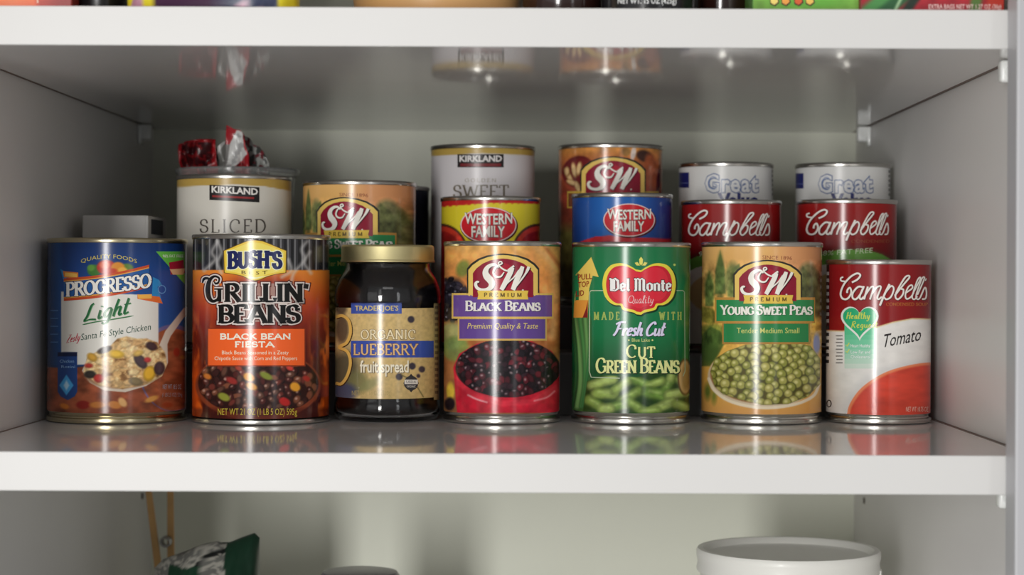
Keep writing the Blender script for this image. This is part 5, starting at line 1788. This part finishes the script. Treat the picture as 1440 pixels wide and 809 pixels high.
# grey rounded canister
gy = .330
gx, gr = can_place(450, 566, gy, -.10)
_, gz = at(508, 802, gy)
gh = gz - Z_LO
grey = mat('grey_lid_plastic', (104, 100, 106), rough=.3, coat=.2)
jarm = mat('pale_canister', (190, 190, 186), rough=.3)
cn = thing('canister', 'canister with a grey domed lid on the lowest shelf', 'canister', (gx, gy, Z_LO))
lathe('canister_wall', [(0, .001), (gr * .85, 0), (gr * .93, .004), (gr * .95, gh - .025), (0, gh - .025)], jarm, cn)
lathe('lid', [(gr * .96, gh - .03), (gr, gh - .028), (gr, gh - .010), (gr * .97, gh - .004), (gr * .90, gh - .001), (gr * .7, gh), (0, gh)], grey, cn)

# wooden tongs leaning at the back left
wood = mat('bamboo', (216, 172, 112), rough=.5, noise=.18, nscale=30)
steel = mat('steel_spring', (170, 170, 168), rough=.3, metal=1)
wy = .460
tg = thing('wooden_tongs', 'pair of wooden sticks with a metal ring leaning behind the grey bag', 'tongs', (at(236, 760, wy)[0], wy, Z_LO))
ox, oz = at(236, 760, wy)[0], Z_LO


def bar(p0, p1, w0, w1, y0, y1):
    (xa, za), (xb, zb) = at(*p0, wy), at(*p1, wy)
    d = Vector((xb - xa, 0, zb - za)).normalized()
    n = Vector((d.z, 0, -d.x))
    bm = bmesh.new()
    L = []
    for (x, z, w) in ((xa, za, w0), ((xa + xb) / 2, (za + zb) / 2, (w0 + w1) / 2), (xb, zb, w1)):
        c = Vector((x - ox, 0, z - oz))
        L.append([bm.verts.new(c + n * w / 2 + Vector((0, y0, 0))), bm.verts.new(c - n * w / 2 + Vector((0, y0, 0))), bm.verts.new(c - n * w / 2 + Vector((0, y1, 0))), bm.verts.new(c + n * w / 2 + Vector((0, y1, 0)))])
    for a, b in zip(L, L[1:]):
        for k in range(4): bm.faces.new((a[k], a[(k + 1) % 4], b[(k + 1) % 4], b[k]))
    bm.faces.new(L[0]); bm.faces.new(L[-1])
    bmesh.ops.bevel(bm, geom=bm.edges[:], offset=.0006, segments=2, affect='EDGES')
    return link('arm', bm_mesh('arm', bm, 40), wood, tg)


zf = at(236, 760, wy)
bot_px = project(0, wy, Z_LO + .0006)[1]
bar((251, bot_px), (209, 690), .0068, .0044, -.002, .002)
bar((241, bot_px), (238, 690), .0066, .0044, .0026, .0066)
pts = []
for i in range(60):
    a = 2 * PI * i / 14
    pts.append((math.cos(a) * .0034, -.0042 + i * .00016, math.sin(a) * .0034))
rx, rz_ = at(233.5, 762, wy)
o = tube('spring_ring', [(a + rx - ox, b, c + rz_ - oz) for a, b, c in pts], .0009, steel, tg, 8)


# grey and dark green bag, slumped: two lobes, black seam
def c_bag(u, v, s):
    return (22, 48, 34)


def slumped(name, label, px0, px1, ytop, y, depth, colour, tilt, seed, prof):
    """soft bag, its top edge following prof = [(u, photo row)]"""
    x0, _ = at(px0, 790, y); x1, _ = at(px1, 790, y)
    cx, w = (x0 + x1) / 2, x1 - x0
    t = thing(name, label, 'bag', (cx, y, Z_LO))
    nu, nv = 200, 150
    bm = bmesh.new(); rows = []; cols = []
    for j in range(nv + 1):
        v = j / nv
        row = []
        for i in range(nu):
            a = 2 * PI * i / nu
            ca, sa = math.cos(a), math.sin(a)
            u = .5 + .5 * math.copysign(abs(ca) ** .6, ca)
            py = np.interp(u, [q[0] for q in prof], [q[1] for q in prof])
            ht = at(px0, py, y)[1] - Z_LO
            dv = depth / 2 * max(0, 1 - v ** 3) ** .6 + .0008
            k = .006 * (vnoise(np.array([u * 120 + 60]), np.array([v * 160 + (60 if sa > 0 else 0)]), 10, 12, seed, 2)[0] - .5)
            yy = math.copysign(abs(sa) ** .7, sa) * (dv + k * (1 - v * .4))
            row.append(bm.verts.new(((u - .5) * w * (1 - .04 * (1 - v)), yy + tilt * v * v, v * ht)))
            px_, py_ = project(cx + (u - .5) * w, y, Z_LO + v * ht)
            cols.append(colour(px_, py_))
        rows.append(row)
    for a, b in zip(rows, rows[1:]):
        for i in range(nu): bm.faces.new((a[i], a[(i + 1) % nu], b[(i + 1) % nu], b[i]))
    bm.faces.new(rows[0]); bm.faces.new(rows[-1])
    bmesh.ops.recalc_face_normals(bm, faces=bm.faces)
    me = bpy.data.meshes.new('bag_body')
    bm.to_mesh(me); bm.free()
    q = me.color_attributes.new('ink', 'FLOAT_COLOR', 'POINT')
    q.data.foreach_set('color', np.array([(*ink(c), 1) for c in cols], np.float32).ravel())
    me.shade_smooth()
    link('bag_body', me, M['foil'], t)
    return t


def bag_col(x, y):
    if x > 318 + (y - 765) * .05: return (16, 44, 30)
    if 240 < x < 285 and y > 797 - abs(x - 262) * .2: return (20, 50, 34)
    if abs(y - (783 - (x - 285) * .30)) < 2.6 and x > 282: return (18, 20, 20)
    if abs(x - (283 - (y - 785) * .1)) < 2.0 and y > 783: return (18, 20, 20)
    n = vnoise(np.array([float(x)]), np.array([float(y)]), 5, 3, 6, 2)[0]
    return (140, 138, 130) if n > .5 else (92, 92, 88)


slumped('snack_bag', 'grey patterned bag with a dark green end, beside the wooden sticks on the lowest shelf', 216, 364, 750, .345, .07, bag_col, .004, 5,
        [(0, 800), (.08, 788), (.16, 783), (.28, 780), (.36, 772), (.46, 766), (.6, 762), (.66, 766), (.72, 763), (.84, 756), (.95, 750), (1.0, 757)])
bpy.context.view_layer.update()
